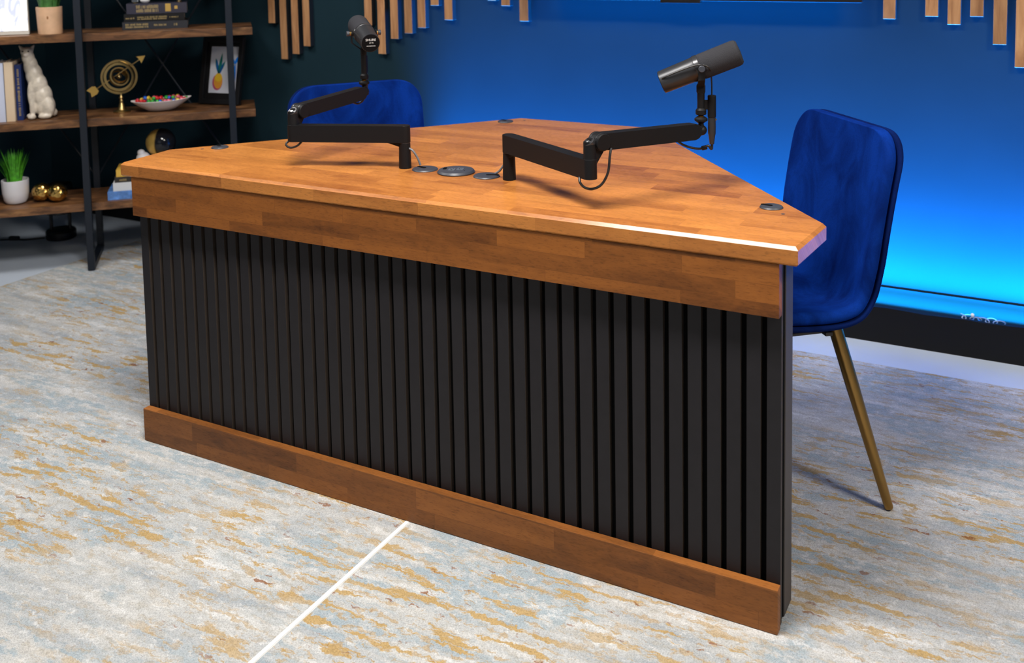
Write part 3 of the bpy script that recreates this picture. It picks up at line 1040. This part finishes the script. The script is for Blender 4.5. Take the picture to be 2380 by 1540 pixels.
def grass(bm, n, r0, h, spread, seed, wd=0.0035):
    rnd = random.Random(seed)
    for i in range(n):
        a = rnd.uniform(0, 2 * math.pi)
        rr = r0 * math.sqrt(rnd.random())
        hh = h * rnd.uniform(0.65, 1.05)
        out = spread * rnd.uniform(0.2, 1.0) * (0.3 + rr / r0)
        p0 = Vector((rr * math.cos(a), rr * math.sin(a), 0))
        d = Vector((math.cos(a), math.sin(a), 0))
        sd = Vector((-d.y, d.x, 0))
        prev = None
        for k in range(6):
            u = k / 5
            c = p0 + d * out * u ** 1.8 + Vector((0, 0, hh * u))
            wv = wd * (1 - u) ** 0.7 + 0.0002
            nd = d * 0.0012 * (1 - u)
            cur = [bm.verts.new(c - sd * wv), bm.verts.new(c + nd), bm.verts.new(c + sd * wv)]
            if prev:
                for j in range(2):
                    bm.faces.new((prev[j], prev[j + 1], cur[j + 1], cur[j]))
            prev = cur


t = shelf_thing('potted_plant', 'green grass plant in a pale peach wooden pot on the upper shelf', 'plant', -0.107, 0.068, Z1 + 0.0002)
bm = NB(); lathe(bm, [(0.046, 0), (0.0475, 0.003), (0.0515, 0.112), (0.050, 0.1145), (0.046, 0.1135), (0.045, 0.100), (0.0, 0.100)], IDM, 40); pt = obj('pot', bm, POT_WOOD, t)
bm = NB(); ball(bm, (0.000, -0.0492, 0.072), (0.004, 0.0012, 0.009)); obj('knot', bm, plain('wood_knot', (0.30, 0.13, 0.05), 0.6), pt)
bm = NB(); grass(bm, 120, 0.040, 0.16, 0.05, 3, 0.0055); obj('leaves', bm, LEAF_DARK, t, angle=80, loc=(0, 0, 0.1))


def book_flat(label, s, d, z, ln, dep, th, cov, group, gilt=(), block=None, rz=0.0):
    t = shelf_thing('book', label, 'book', s, d, z, rz, group)
    bm = NB()
    box(bm, (0, 0, 0.0015), (ln, dep, 0.003), bev=0.0006)
    box(bm, (0, 0, th - 0.0015), (ln, dep, 0.003), bev=0.0006)
    box(bm, (0, -dep / 2 + 0.002, th / 2), (ln, 0.004, th - 0.001), bev=0.0014)
    cv = obj('cover', bm, cov, t)
    bm = NB(); box(bm, (0, 0.001, th / 2), (ln - 0.010, dep - 0.010, th - 0.006)); obj('pages', bm, PAGES, t)
    if gilt:
        bm = NB()
        rnd = random.Random(int(s * 1e4) + int(z * 1e5))
        for (xa, xb, za, zb) in gilt:
            rows = 1 if zb - za < 0.5 else 2
            for r_ in range(rows):
                z0 = th * (za + (zb - za) * r_ / rows) + 0.0008
                z1 = th * (za + (zb - za) * (r_ + 1) / rows) - 0.0008
                x = xa
                while x < xb - 0.002:
                    w_ = rnd.uniform(0.0022, 0.0045)
                    zt_ = z0 + (z1 - z0) * rnd.uniform(0.75, 1.0)
                    box(bm, (x + w_ / 2, -dep / 2 - 0.0002, (z0 + zt_) / 2), (w_ * 0.72, 0.0006, zt_ - z0))
                    x += w_ + (0.004 if rnd.random() < 0.16 else 0.0008)
        obj('spine_lettering', bm, GILT, cv)
    if block:
        bm = NB()
        for (xa, xb, za, zb) in block:
            box(bm, ((xa + xb) / 2, -dep / 2 - 0.0004, th * (za + zb) / 2), (xb - xa, 0.0010, th * (zb - za)), bev=0.0003)
        obj('spine_block', bm, GOLD_MATTE, cv)
    return t


BK1 = plain('black_book_cloth', (0.012, 0.014, 0.022), 0.55)
BK2 = plain('black_jacket', (0.004, 0.004, 0.005), 0.35)
BK3 = plain('midnight_book_cloth', (0.022, 0.021, 0.040), 0.5)
book_flat('black hardback at the bottom of the three book stack on the upper shelf', 0.308, 0.190, Z1 + 0.0002, 0.270, 0.165, 0.0335, BK1, 'dark books on the upper shelf', [(-0.122, -0.028, 0.2, 0.85), (-0.005, 0.045, 0.38, 0.70), (0.078, 0.092, 0.35, 0.72)])
book_flat('thin black book in the middle of the stack on the upper shelf', 0.306, 0.192, Z1 + 0.0340, 0.250, 0.160, 0.0330, BK2, 'dark books on the upper shelf', [(-0.118, -0.08, 0.35, 0.62), (-0.070, 0.055, 0.22, 0.72), (0.062, 0.10, 0.40, 0.62)])
book_flat('thick midnight blue book with a gold spine block, topmost of the upper shelf stack', 0.318, 0.187, Z1 + 0.0673, 0.250, 0.155, 0.0450, BK3, 'dark books on the upper shelf', [(-0.085, 0.008, 0.14, 0.90)], [(0.035, 0.058, 0.18, 0.94), (0.073, 0.086, 0.40, 0.70)])
CRYSTAL = plain('clear_crystal', (0.85, 0.9, 1.0), 0.05, trans=0.9)
zc = Z1 + 0.0673 + 0.0452
t = shelf_thing('crystal_ornament', 'gold and blue crystal ornament on the left of the topmost dark book', 'ornament', 0.228, 0.150, zc)
bm = NB(); ball(bm, (0, 0, 0.016), 0.016, u=10, v=6); obj('crystal', bm, CRYSTAL, t, angle=5)
bm = NB(); lathe(bm, [(0.011, 0), (0.012, 0.003), (0.009, 0.006)], IDM, 16); obj('setting', bm, GOLD, t)
t = shelf_thing('crystal_ornament', 'gold and blue crystal ornament on the right of the topmost dark book', 'ornament', 0.410, 0.150, zc)
bm = NB(); ball(bm, (0, 0, 0.020), 0.015, u=10, v=6); obj('crystal', bm, CRYSTAL, t, angle=5)
bm = NB(); lathe(bm, [(0.010, 0), (0.011, 0.005), (0.008, 0.009)], IDM, 16); obj('setting', bm, GOLD, t)
bm = NB(); ball(bm, (0, 0, 0.0125), (0.021, 0.014, 0.0125))
o_ = obj('white_stone', bm, CERAMIC_WHITE, loc=on_shelf(0.268, 0.150, zc), rot=(0, 0, SH_A))
tag(o_, 'smooth white stone on the topmost dark book of the upper shelf', 'stone')


def book_up(label, s, d, z, th, ht, dep, cov, group, letter=None, lean=0.0):
    t = shelf_thing('book', label, 'book', s, d, z, 0, group)
    bm = NB()
    for q in (-1, 1):
        box(bm, (q * (th / 2 - 0.0015), 0, ht / 2), (0.003, dep, ht), bev=0.0006)
    box(bm, (0, -dep / 2 + 0.002, ht / 2), (th - 0.001, 0.004, ht), bev=0.0014)
    cv = obj('cover', bm, cov, t)
    bm = NB(); box(bm, (0, 0.001, ht / 2), (th - 0.006, dep - 0.010, ht - 0.010)); obj('pages', bm, PAGES, t)
    if letter:
        bm = NB()
        rnd = random.Random(11)
        zz = ht * 0.08
        while zz < ht * 0.92:
            h_ = rnd.uniform(0.003, 0.006)
            box(bm, (0, -dep / 2 - 0.0003, zz + h_ / 2), (th * rnd.uniform(0.25, 0.40), 0.0008, h_ * 0.75))
            zz += h_ + (0.006 if rnd.random() < 0.2 else 0.0012)
        obj('spine_lettering', bm, letter, cv)
    return t


book_up('pale blue white upright book at the far left of the middle shelf', -0.312, 0.135, Z2 + 0.0002, 0.034, 0.248, 0.165, plain('pale_blue_cover', (0.56, 0.60, 0.74), 0.5), 'upright books on the middle shelf')
book_up('cream upright book between the pale and the navy book', -0.2755, 0.137, Z2 + 0.0002, 0.034, 0.250, 0.165, plain('cream_cover', (0.68, 0.53, 0.37), 0.55), 'upright books on the middle shelf')
book_up('navy upright book with gold spine lettering beside the cat figurine', -0.2445, 0.157, Z2 + 0.0002, 0.024, 0.236, 0.160, plain('navy_cover', (0.006, 0.022, 0.12), 0.45), 'upright books on the middle shelf', GILT)

# cat figurine
t = shelf_thing('cat_figurine', 'mottled cream seated cat figurine on the middle shelf', 'figurine', -0.169, 0.110, Z2 + 0.0003)
bm = NB()
for (s, d, z, r) in ((0.016, 0.0, 0.052, (0.043, 0.040, 0.052)), (0.008, 0.0, 0.095, (0.042, 0.038, 0.055)), (-0.006, 0.0, 0.140, (0.039, 0.035, 0.055)), (-0.018, 0.0, 0.185, (0.034, 0.031, 0.050)),
                     (-0.030, 0.0, 0.225, (0.029, 0.027, 0.045)), (-0.037, -0.004, 0.262, (0.026, 0.026, 0.030)), (-0.040, -0.008, 0.285, (0.025, 0.024, 0.022)), (-0.042, -0.027, 0.276, (0.012, 0.013, 0.010)),
                     (0.030, -0.020, 0.047, (0.030, 0.024, 0.047)), (0.020, -0.034, 0.012, (0.028, 0.016, 0.012)),
                     (-0.030, -0.018, 0.105, (0.016, 0.015, 0.060)), (-0.028, -0.024, 0.050, (0.012, 0.012, 0.050)), (-0.030, -0.036, 0.011, (0.017, 0.020, 0.011)),
                     (-0.034, 0.012, 0.060, (0.013, 0.013, 0.060)), (-0.042, 0.004, 0.011, (0.017, 0.018, 0.011)), (0.046, 0.020, 0.020, (0.016, 0.020, 0.018))):
    ball(bm, (s, d, z), r, u=16, v=10)
for q in (-1, 1):
    cyl(bm, (-0.040 + q * 0.016, -0.004, 0.295), (-0.040 + q * 0.031, -0.006, 0.316), 0.0110, 0.0025, seg=12)
body = obj('body', bm, CERAMIC_CREAM, t, angle=80)
rm = body.modifiers.new('union', 'REMESH'); rm.mode = 'VOXEL'; rm.voxel_size = 0.0032; rm.use_smooth_shade = True
sm = body.modifiers.new('soften', 'SMOOTH'); sm.factor = 0.5; sm.iterations = 6
bm = NB()
for q in (-1, 1):
    ball(bm, (-0.041 + q * 0.011, -0.0295, 0.290), (0.0042, 0.003, 0.0032), u=10, v=6)
obj('eyes', bm, plain('dark_glaze', (0.03, 0.025, 0.02), 0.2), t)

# gold armillary with arrow
t = shelf_thing('armillary_sphere', 'antique gold armillary with an arrow through its rings, on the middle shelf', 'ornament', 0.150, 0.145, Z2 + 0.0002)
bm = NB(); lathe(bm, [(0.036, 0), (0.037, 0.004), (0.032, 0.008), (0.020, 0.012), (0.014, 0.024), (0.011, 0.036), (0.008, 0.042)], IDM, 32); bs = obj('base', bm, GOLD, t)
bm = NB(); lathe(bm, [(0.007, 0.040), (0.009, 0.048), (0.006, 0.056), (0.0095, 0.064), (0.006, 0.072), (0.005, 0.082)], IDM, 24); obj('stem', bm, GOLD, t)
CZ = 0.156


def ring(bm, r, wd, th, M):
    lathe(bm, [(r, -wd / 2), (r, wd / 2)], M, 56)
    n0 = len(bm.verts)


def band(r, wd, th, M):
    bm = NB()
    seg = 56
    rr = []
    for (a, z) in ((r, -wd / 2), (r, wd / 2), (r - th, wd / 2), (r - th, -wd / 2)):
        rr.append([bm.verts.new(M @ Vector((a * math.cos(2 * math.pi * i / seg), a * math.sin(2 * math.pi * i / seg), z))) for i in range(seg)])
    for k in range(4):
        a, b = rr[k], rr[(k + 1) % 4]
        for i in range(seg):
            j = (i + 1) % seg
            bm.faces.new((a[i], a[j], b[j], b[i]))
    return bm


C0 = Matrix.Translation((-0.004, 0, CZ))
obj('outer_ring', band(0.0755, 0.014, 0.009, C0 @ Euler((R(90), 0, R(8))).to_matrix().to_4x4()), GOLD, t)
obj('outer_ring', band(0.0690, 0.012, 0.006, C0 @ Euler((R(90), 0, R(-22))).to_matrix().to_4x4()), GOLD, t)
obj('middle_ring', band(0.0620, 0.010, 0.010, C0 @ Euler((R(88), R(4), R(2))).to_matrix().to_4x4()), GOLD, t)
obj('inner_ring', band(0.0420, 0.014, 0.006, C0 @ Euler((R(70), R(10), R(25))).to_matrix().to_4x4()), GOLD, t)
obj('inner_ring', band(0.0330, 0.010, 0.004, C0 @ Euler((R(35), R(30), 0)).to_matrix().to_4x4()), GOLD, t)
bm = NB(); ball(bm, (-0.004, 0, CZ), 0.011); obj('core', bm, GOLD, t)
pa, pb = Vector((-0.125, 0, CZ - 0.066)), Vector((0.108, 0, CZ + 0.088))
bm = NB(); cyl(bm, pa + (pb - pa) * 0.12, pb - (pb - pa) * 0.05, 0.003, seg=12); ar = obj('arrow_shaft', bm, GOLD, t)
Fa = axis_frame(pb, pb - pa)
bm = NB(); prism(bm, [(0.0, 0.0), (-0.034, 0.019), (-0.029, 0.0), (-0.034, -0.019)], -0.003, 0.003, Fa @ TR((0, 0, 0), rx=R(90)), bev_top=0.001, bev_bot=0.001); obj('arrow_head', bm, GOLD_MATTE, ar)
Fb = axis_frame(pa, pb - pa)
bm = NB(); prism(bm, [(0.034, 0.013), (0.022, 0.020), (-0.006, 0.018), (0.004, 0.0), (-0.006, -0.018), (0.022, -0.020), (0.034, -0.013)], -0.003, 0.003, Fb @ TR((0, 0, 0), rx=R(90)), bev_top=0.001, bev_bot=0.001); obj('arrow_tail', bm, GOLD_MATTE, ar)

# bowl of sweets
t = shelf_thing('boat_bowl', 'white oval bowl holding colourful sweets on the middle shelf', 'bowl', 0.317, 0.118, Z2 + 0.0020)
bm = NB()
rows = []
seg = 48
for (k, z) in ((0.30, 0.0), (0.45, 0.004), (0.66, 0.016), (0.86, 0.032), (1.0, 0.046), (0.985, 0.0475), (0.955, 0.0455), (0.82, 0.033), (0.62, 0.019), (0.40, 0.009)):
    row = []
    for i in range(seg):
        a = 2 * math.pi * i / seg
        x = 0.127 * k * math.cos(a)
        y = 0.062 * k * math.sin(a)
        row.append(bm.verts.new((x, y, z + (0.006 if k > 0.5 else 0.0) * (abs(math.cos(a)) ** 4) * k + 0.004 * math.cos(a) * k)))
    rows.append(row)
for a, b in zip(rows[:-1], rows[1:]):
    for i in range(seg):
        j = (i + 1) % seg
        bm.faces.new((a[i], a[j], b[j], b[i]))
bm.faces.new(list(reversed(rows[0]))); bm.faces.new(rows[-1])
obj('bowl', bm, plain('white_glaze_red_rim', (0.62, 0.57, 0.56), 0.4), t, angle=60)
SW = {'red': (0.55, 0.015, 0.02), 'green': (0.03, 0.32, 0.04), 'blue': (0.015, 0.10, 0.50), 'yellow': (0.70, 0.48, 0.04), 'pink': (0.65, 0.10, 0.16)}
SWM = {k: plain('foil_' + k, v, 0.22, metal=0.25) for k, v in SW.items()}
rnd = random.Random(5)
proto = {}
spots = []
for ix in range(13):
    for iy in range(4):
        x = -0.100 + ix * 0.0168 + rnd.uniform(-0.003, 0.003)
        y = -0.034 + iy * 0.021 + rnd.uniform(-0.003, 0.003)
        if (x / 0.108) ** 2 + (y / 0.046) ** 2 < 1:
            spots.append((x, y, 0))
for ix in range(9):
    for iy in range(2):
        spots.append((-0.066 + ix * 0.0168 + rnd.uniform(-0.004, 0.004), -0.015 + iy * 0.026 + rnd.uniform(-0.004, 0.004), 1))
base = on_shelf(0.317, 0.118, Z2 + 0.0020)
for (x, y, lay) in spots:
    k = rnd.choice(['red', 'red', 'green', 'blue', 'yellow', 'pink', 'green', 'blue'])
    e = (x / 0.127) ** 2 + (y / 0.062) ** 2
    z = 0.0430 + 0.016 * e * 0.5 + lay * 0.0125
    loc = base + (Matrix.Rotation(SH_A, 3, 'Z') @ Vector((x, y, z)))
    if k not in proto:
        bm = NB(); ball(bm, (0, 0, 0), (0.0098, 0.0082, 0.0078), u=12, v=8)
        c = obj('sweet', bm, SWM[k], loc=loc)
        proto[k] = c
    else:
        c = proto[k].copy(); COL.objects.link(c); c.location = loc
    c.rotation_euler = (rnd.uniform(-0.4, 0.4), rnd.uniform(-0.4, 0.4), rnd.uniform(0, 6))
    tag(c, 'small shiny %s foil sweet in the white oval bowl' % k, 'sweet', '%s sweets in the oval bowl' % k)

# black picture frame with the pineapple print
t = shelf_thing('picture_frame', 'black picture frame with a pineapple print behind the bookcase post', 'picture frame', 0.560, 0.185, Z2 + 0.0035, R(-35))
tl = Euler((R(-12), 0, 0)).to_matrix().to_4x4()
bm = NB()
W_, H_ = 0.215, 0.305
for (cx, cz, sx_, sz_) in ((-W_ / 2 + 0.011, H_ / 2, 0.022, H_), (W_ / 2 - 0.011, H_ / 2, 0.022, H_), (0, 0.011, W_ - 0.044, 0.022), (0, H_ - 0.011, W_ - 0.044, 0.022)):
    box(bm, (cx, 0, cz), (sx_, 0.022, sz_), tl, bev=0.002)
obj('frame', bm, FRAME_BLACK, t)
bm = NB(); box(bm, (0, 0.006, H_ / 2), (W_ - 0.04, 0.004, H_ - 0.04), tl); obj('backing', bm, FRAME_BLACK, t)
bm = NB(); box(bm, (0.008, 0.0035, H_ / 2 + 0.004), (0.150, 0.0014, 0.212), tl); pr_ = obj('print', bm, plain('print_paper', (0.60, 0.62, 0.70), 0.6), t)
PX = -0.018


def leaf_poly(x, z, w_, h_, lean, nn=8):
    pts = []
    for i in range(nn + 1):
        u = i / nn
        pts.append((x + lean * u - w_ * math.sin(math.pi * min(1, u * 0.9 + 0.1)), z + h_ * u))
    for i in range(nn, -1, -1):
        u = i / nn
        pts.append((x + lean * u + w_ * math.sin(math.pi * min(1, u * 0.9 + 0.1)), z + h_ * u))
    return pts


def flat_shape(name, polys, mat, yy):
    bm = NB()
    for p in polys:
        prism(bm, p, -0.0003, 0.0003, tl @ TR((0, yy, 0), rx=R(90)))
    obj(name, bm, mat, pr_)


ell = lambda cx, cz, a, b_, n_=24: [(cx + a * math.cos(2 * math.pi * i / n_), cz + b_ * math.sin(2 * math.pi * i / n_)) for i in range(n_)]
flat_shape('pineapple_shade', [ell(PX - 0.004, 0.100, 0.027, 0.037)], plain('print_magenta', (0.45, 0.06, 0.16), 0.6), 0.0024)
flat_shape('pineapple_body', [ell(PX, 0.106, 0.023, 0.036)], plain('print_orange', (0.70, 0.30, 0.03), 0.6), 0.0017)
flat_shape('pineapple_top', [ell(PX + 0.001, 0.120, 0.019, 0.019)], plain('print_yellow', (0.72, 0.46, 0.02), 0.6), 0.0010)
flat_shape('pineapple_leaves', [leaf_poly(PX, 0.138, 0.008, 0.095, 0.012), leaf_poly(PX, 0.138, 0.008, 0.07, -0.022), leaf_poly(PX, 0.138, 0.008, 0.06, 0.030)], plain('print_teal', (0.0, 0.16, 0.14), 0.6), 0.0017)
flat_shape('pineapple_blue_leaves', [leaf_poly(PX - 0.006, 0.150, 0.006, 0.055, -0.010), leaf_poly(PX + 0.006, 0.140, 0.006, 0.050, 0.016)], plain('print_blue', (0.0, 0.09, 0.30), 0.6), 0.0010)
flat_shape('blue_led_reflection', [leaf_poly(0.060, 0.065, 0.009, 0.125, 0.006), leaf_poly(0.062, 0.185, 0.007, 0.032, -0.016), leaf_poly(0.068, 0.185, 0.007, 0.032, 0.008)], plain('reflection_bright_blue', (0.0, 0.22, 0.85), 0.6), 0.0017)  # blue LED reflection on the frame, painted as flat shapes on the print

# lower shelf: white pot of grass, two gold balls, stack of books, gold and black ornament
t = shelf_thing('potted_grass', 'bright green grass in a white ceramic pot on the lower shelf', 'plant', -0.290, 0.125, Z3 + 0.0002)
bm = NB(); lathe(bm, [(0.030, 0), (0.040, 0.004), (0.047, 0.016), (0.0525, 0.045), (0.0545, 0.098), (0.0535, 0.102), (0.050, 0.101), (0.048, 0.088), (0.0, 0.086)], IDM, 40); obj('pot', bm, CERAMIC_WHITE, t)
bm = NB(); grass(bm, 170, 0.030, 0.135, 0.040, 9, 0.0042); obj('grass', bm, LEAF, t, angle=80, loc=(0, 0, 0.086))
for (s, d, r_, lb) in ((-0.186, 0.118, 0.0410, 'hammered gold ball beside the white grass pot'), (-0.120, 0.085, 0.0405, 'hammered gold ball nearest the bookcase post on the lower shelf')):
    bm = NB(); ball(bm, (0, 0, 0), (r_, r_, r_ * 0.96), u=36, v=20)
    o_ = obj('gold_ball', bm, HAMMERED, loc=on_shelf(s, d, Z3 + r_ * 0.96 + 0.0003))
    tag(o_, lb, 'ornament', 'gold balls on the lower shelf')
BLU = plain('sky_blue_cover', (0.10, 0.24, 0.58), 0.5, var=0.5, bscale=30)
gN = 'books on the lower shelf'
book_flat('blue and white patterned book at the bottom of the lower shelf stack', 0.212, 0.112, Z3 + 0.0002, 0.250, 0.170, 0.0355, BLU, gN)
book_flat('white book second from the bottom of the lower shelf stack', 0.222, 0.112, Z3 + 0.0360, 0.225, 0.160, 0.0360, plain('white_cover', (0.62, 0.64, 0.66), 0.5), gN)
book_flat('dark brown book third up in the lower shelf stack', 0.226, 0.112, Z3 + 0.0723, 0.218, 0.150, 0.0235, plain('dark_brown_cover', (0.022, 0.018, 0.015), 0.5), gN, [(-0.09, -0.06, 0.25, 0.7)])
book_flat('yellow gold book on top of the lower shelf stack', 0.228, 0.112, Z3 + 0.0961, 0.208, 0.145, 0.0300, plain('yellow_cover', (0.66, 0.40, 0.06), 0.45), gN)
zs = Z3 + 0.0961 + 0.0302
t = shelf_thing('globe_ornament', 'black and gold globe ornament standing on the lower shelf book stack', 'ornament', 0.300, 0.130, zs)
bm = NB(); lathe(bm, [(0.030, 0), (0.031, 0.003), (0.022, 0.020), (0.020, 0.035)], IDM, 28); obj('stand', bm, BLACK_GLOSS, t)
bm = NB(); ball(bm, (0.010, 0, 0.092), (0.060, 0.060, 0.062), u=36, v=20); obj('globe', bm, BLACK_GLOSS, t)
bm = NB()
lathe(bm, [(0.0, -0.0595)] + [(0.0615 * math.sin(R(a)), -0.0615 * math.cos(R(a))) for a in range(8, 88, 8)] + [(0.0615, 0.0), (0.058, 0.0)], TR((0.004, -0.003, 0.092), ry=R(90), rz=R(-22)) , 40)
obj('gold_half', bm, GOLD_MATTE, t, angle=60)
bm = NB(); ball(bm, (0, 0, 0.030), (0.030, 0.026, 0.030)); ball(bm, (-0.008, -0.004, 0.058), (0.016, 0.015, 0.014))
o_ = obj('white_pebble_ornament', bm, CERAMIC_WHITE, loc=on_shelf(0.232, 0.105, zs), rot=(0, 0, SH_A))
tag(o_, 'small rounded white ornament beside the black and gold globe', 'ornament')

# black lamp on the floor behind the bookcase, its lead and switch
lp = thing('floor_uplight', 'black uplight standing on the floor under the bookcase', 'lamp', (-2.845, 1.225, 0.0))
bm = NB(); lathe(bm, [(0.066, 0), (0.068, 0.004), (0.068, 0.034), (0.062, 0.042), (0.0, 0.043)], IDM, 36); obj('base', bm, FRAME_BLACK, lp)
bm = NB(); lathe(bm, [(0.050, 0.12), (0.060, 0.123), (0.060, 0.26), (0.054, 0.26), (0.050, 0.135), (0.0, 0.13)], IDM, 36); obj('can', bm, FRAME_BLACK, lp)
bm = NB()
for q in (-0.042, 0.042):
    cyl(bm, (q * 0.78, q * 0.62, 0.038), (q * 0.78, q * 0.62, 0.13), 0.008, seg=12)
obj('bracket', bm, FRAME_BLACK, lp)
cd_ = thing('power_cord', 'black power cord with inline switch on the floor left of the uplight', 'cord', (-2.90, 1.17, 0.0))
bm = NB(); tube(bm, [(0.004, 0.004, 0.006), (-0.06, -0.055, 0.005), (-0.12, -0.075, 0.005), (-0.20, -0.13, 0.005), (-0.30, -0.16, 0.005)], 0.004, seg=8); obj('cord', bm, CABLE, cd_)
bm = NB(); box(bm, (0, 0, 0.010), (0.050, 0.024, 0.018), TR((-0.115, -0.073, 0), R(22)), bev=0.006); obj('inline_switch', bm, CABLE, cd_)
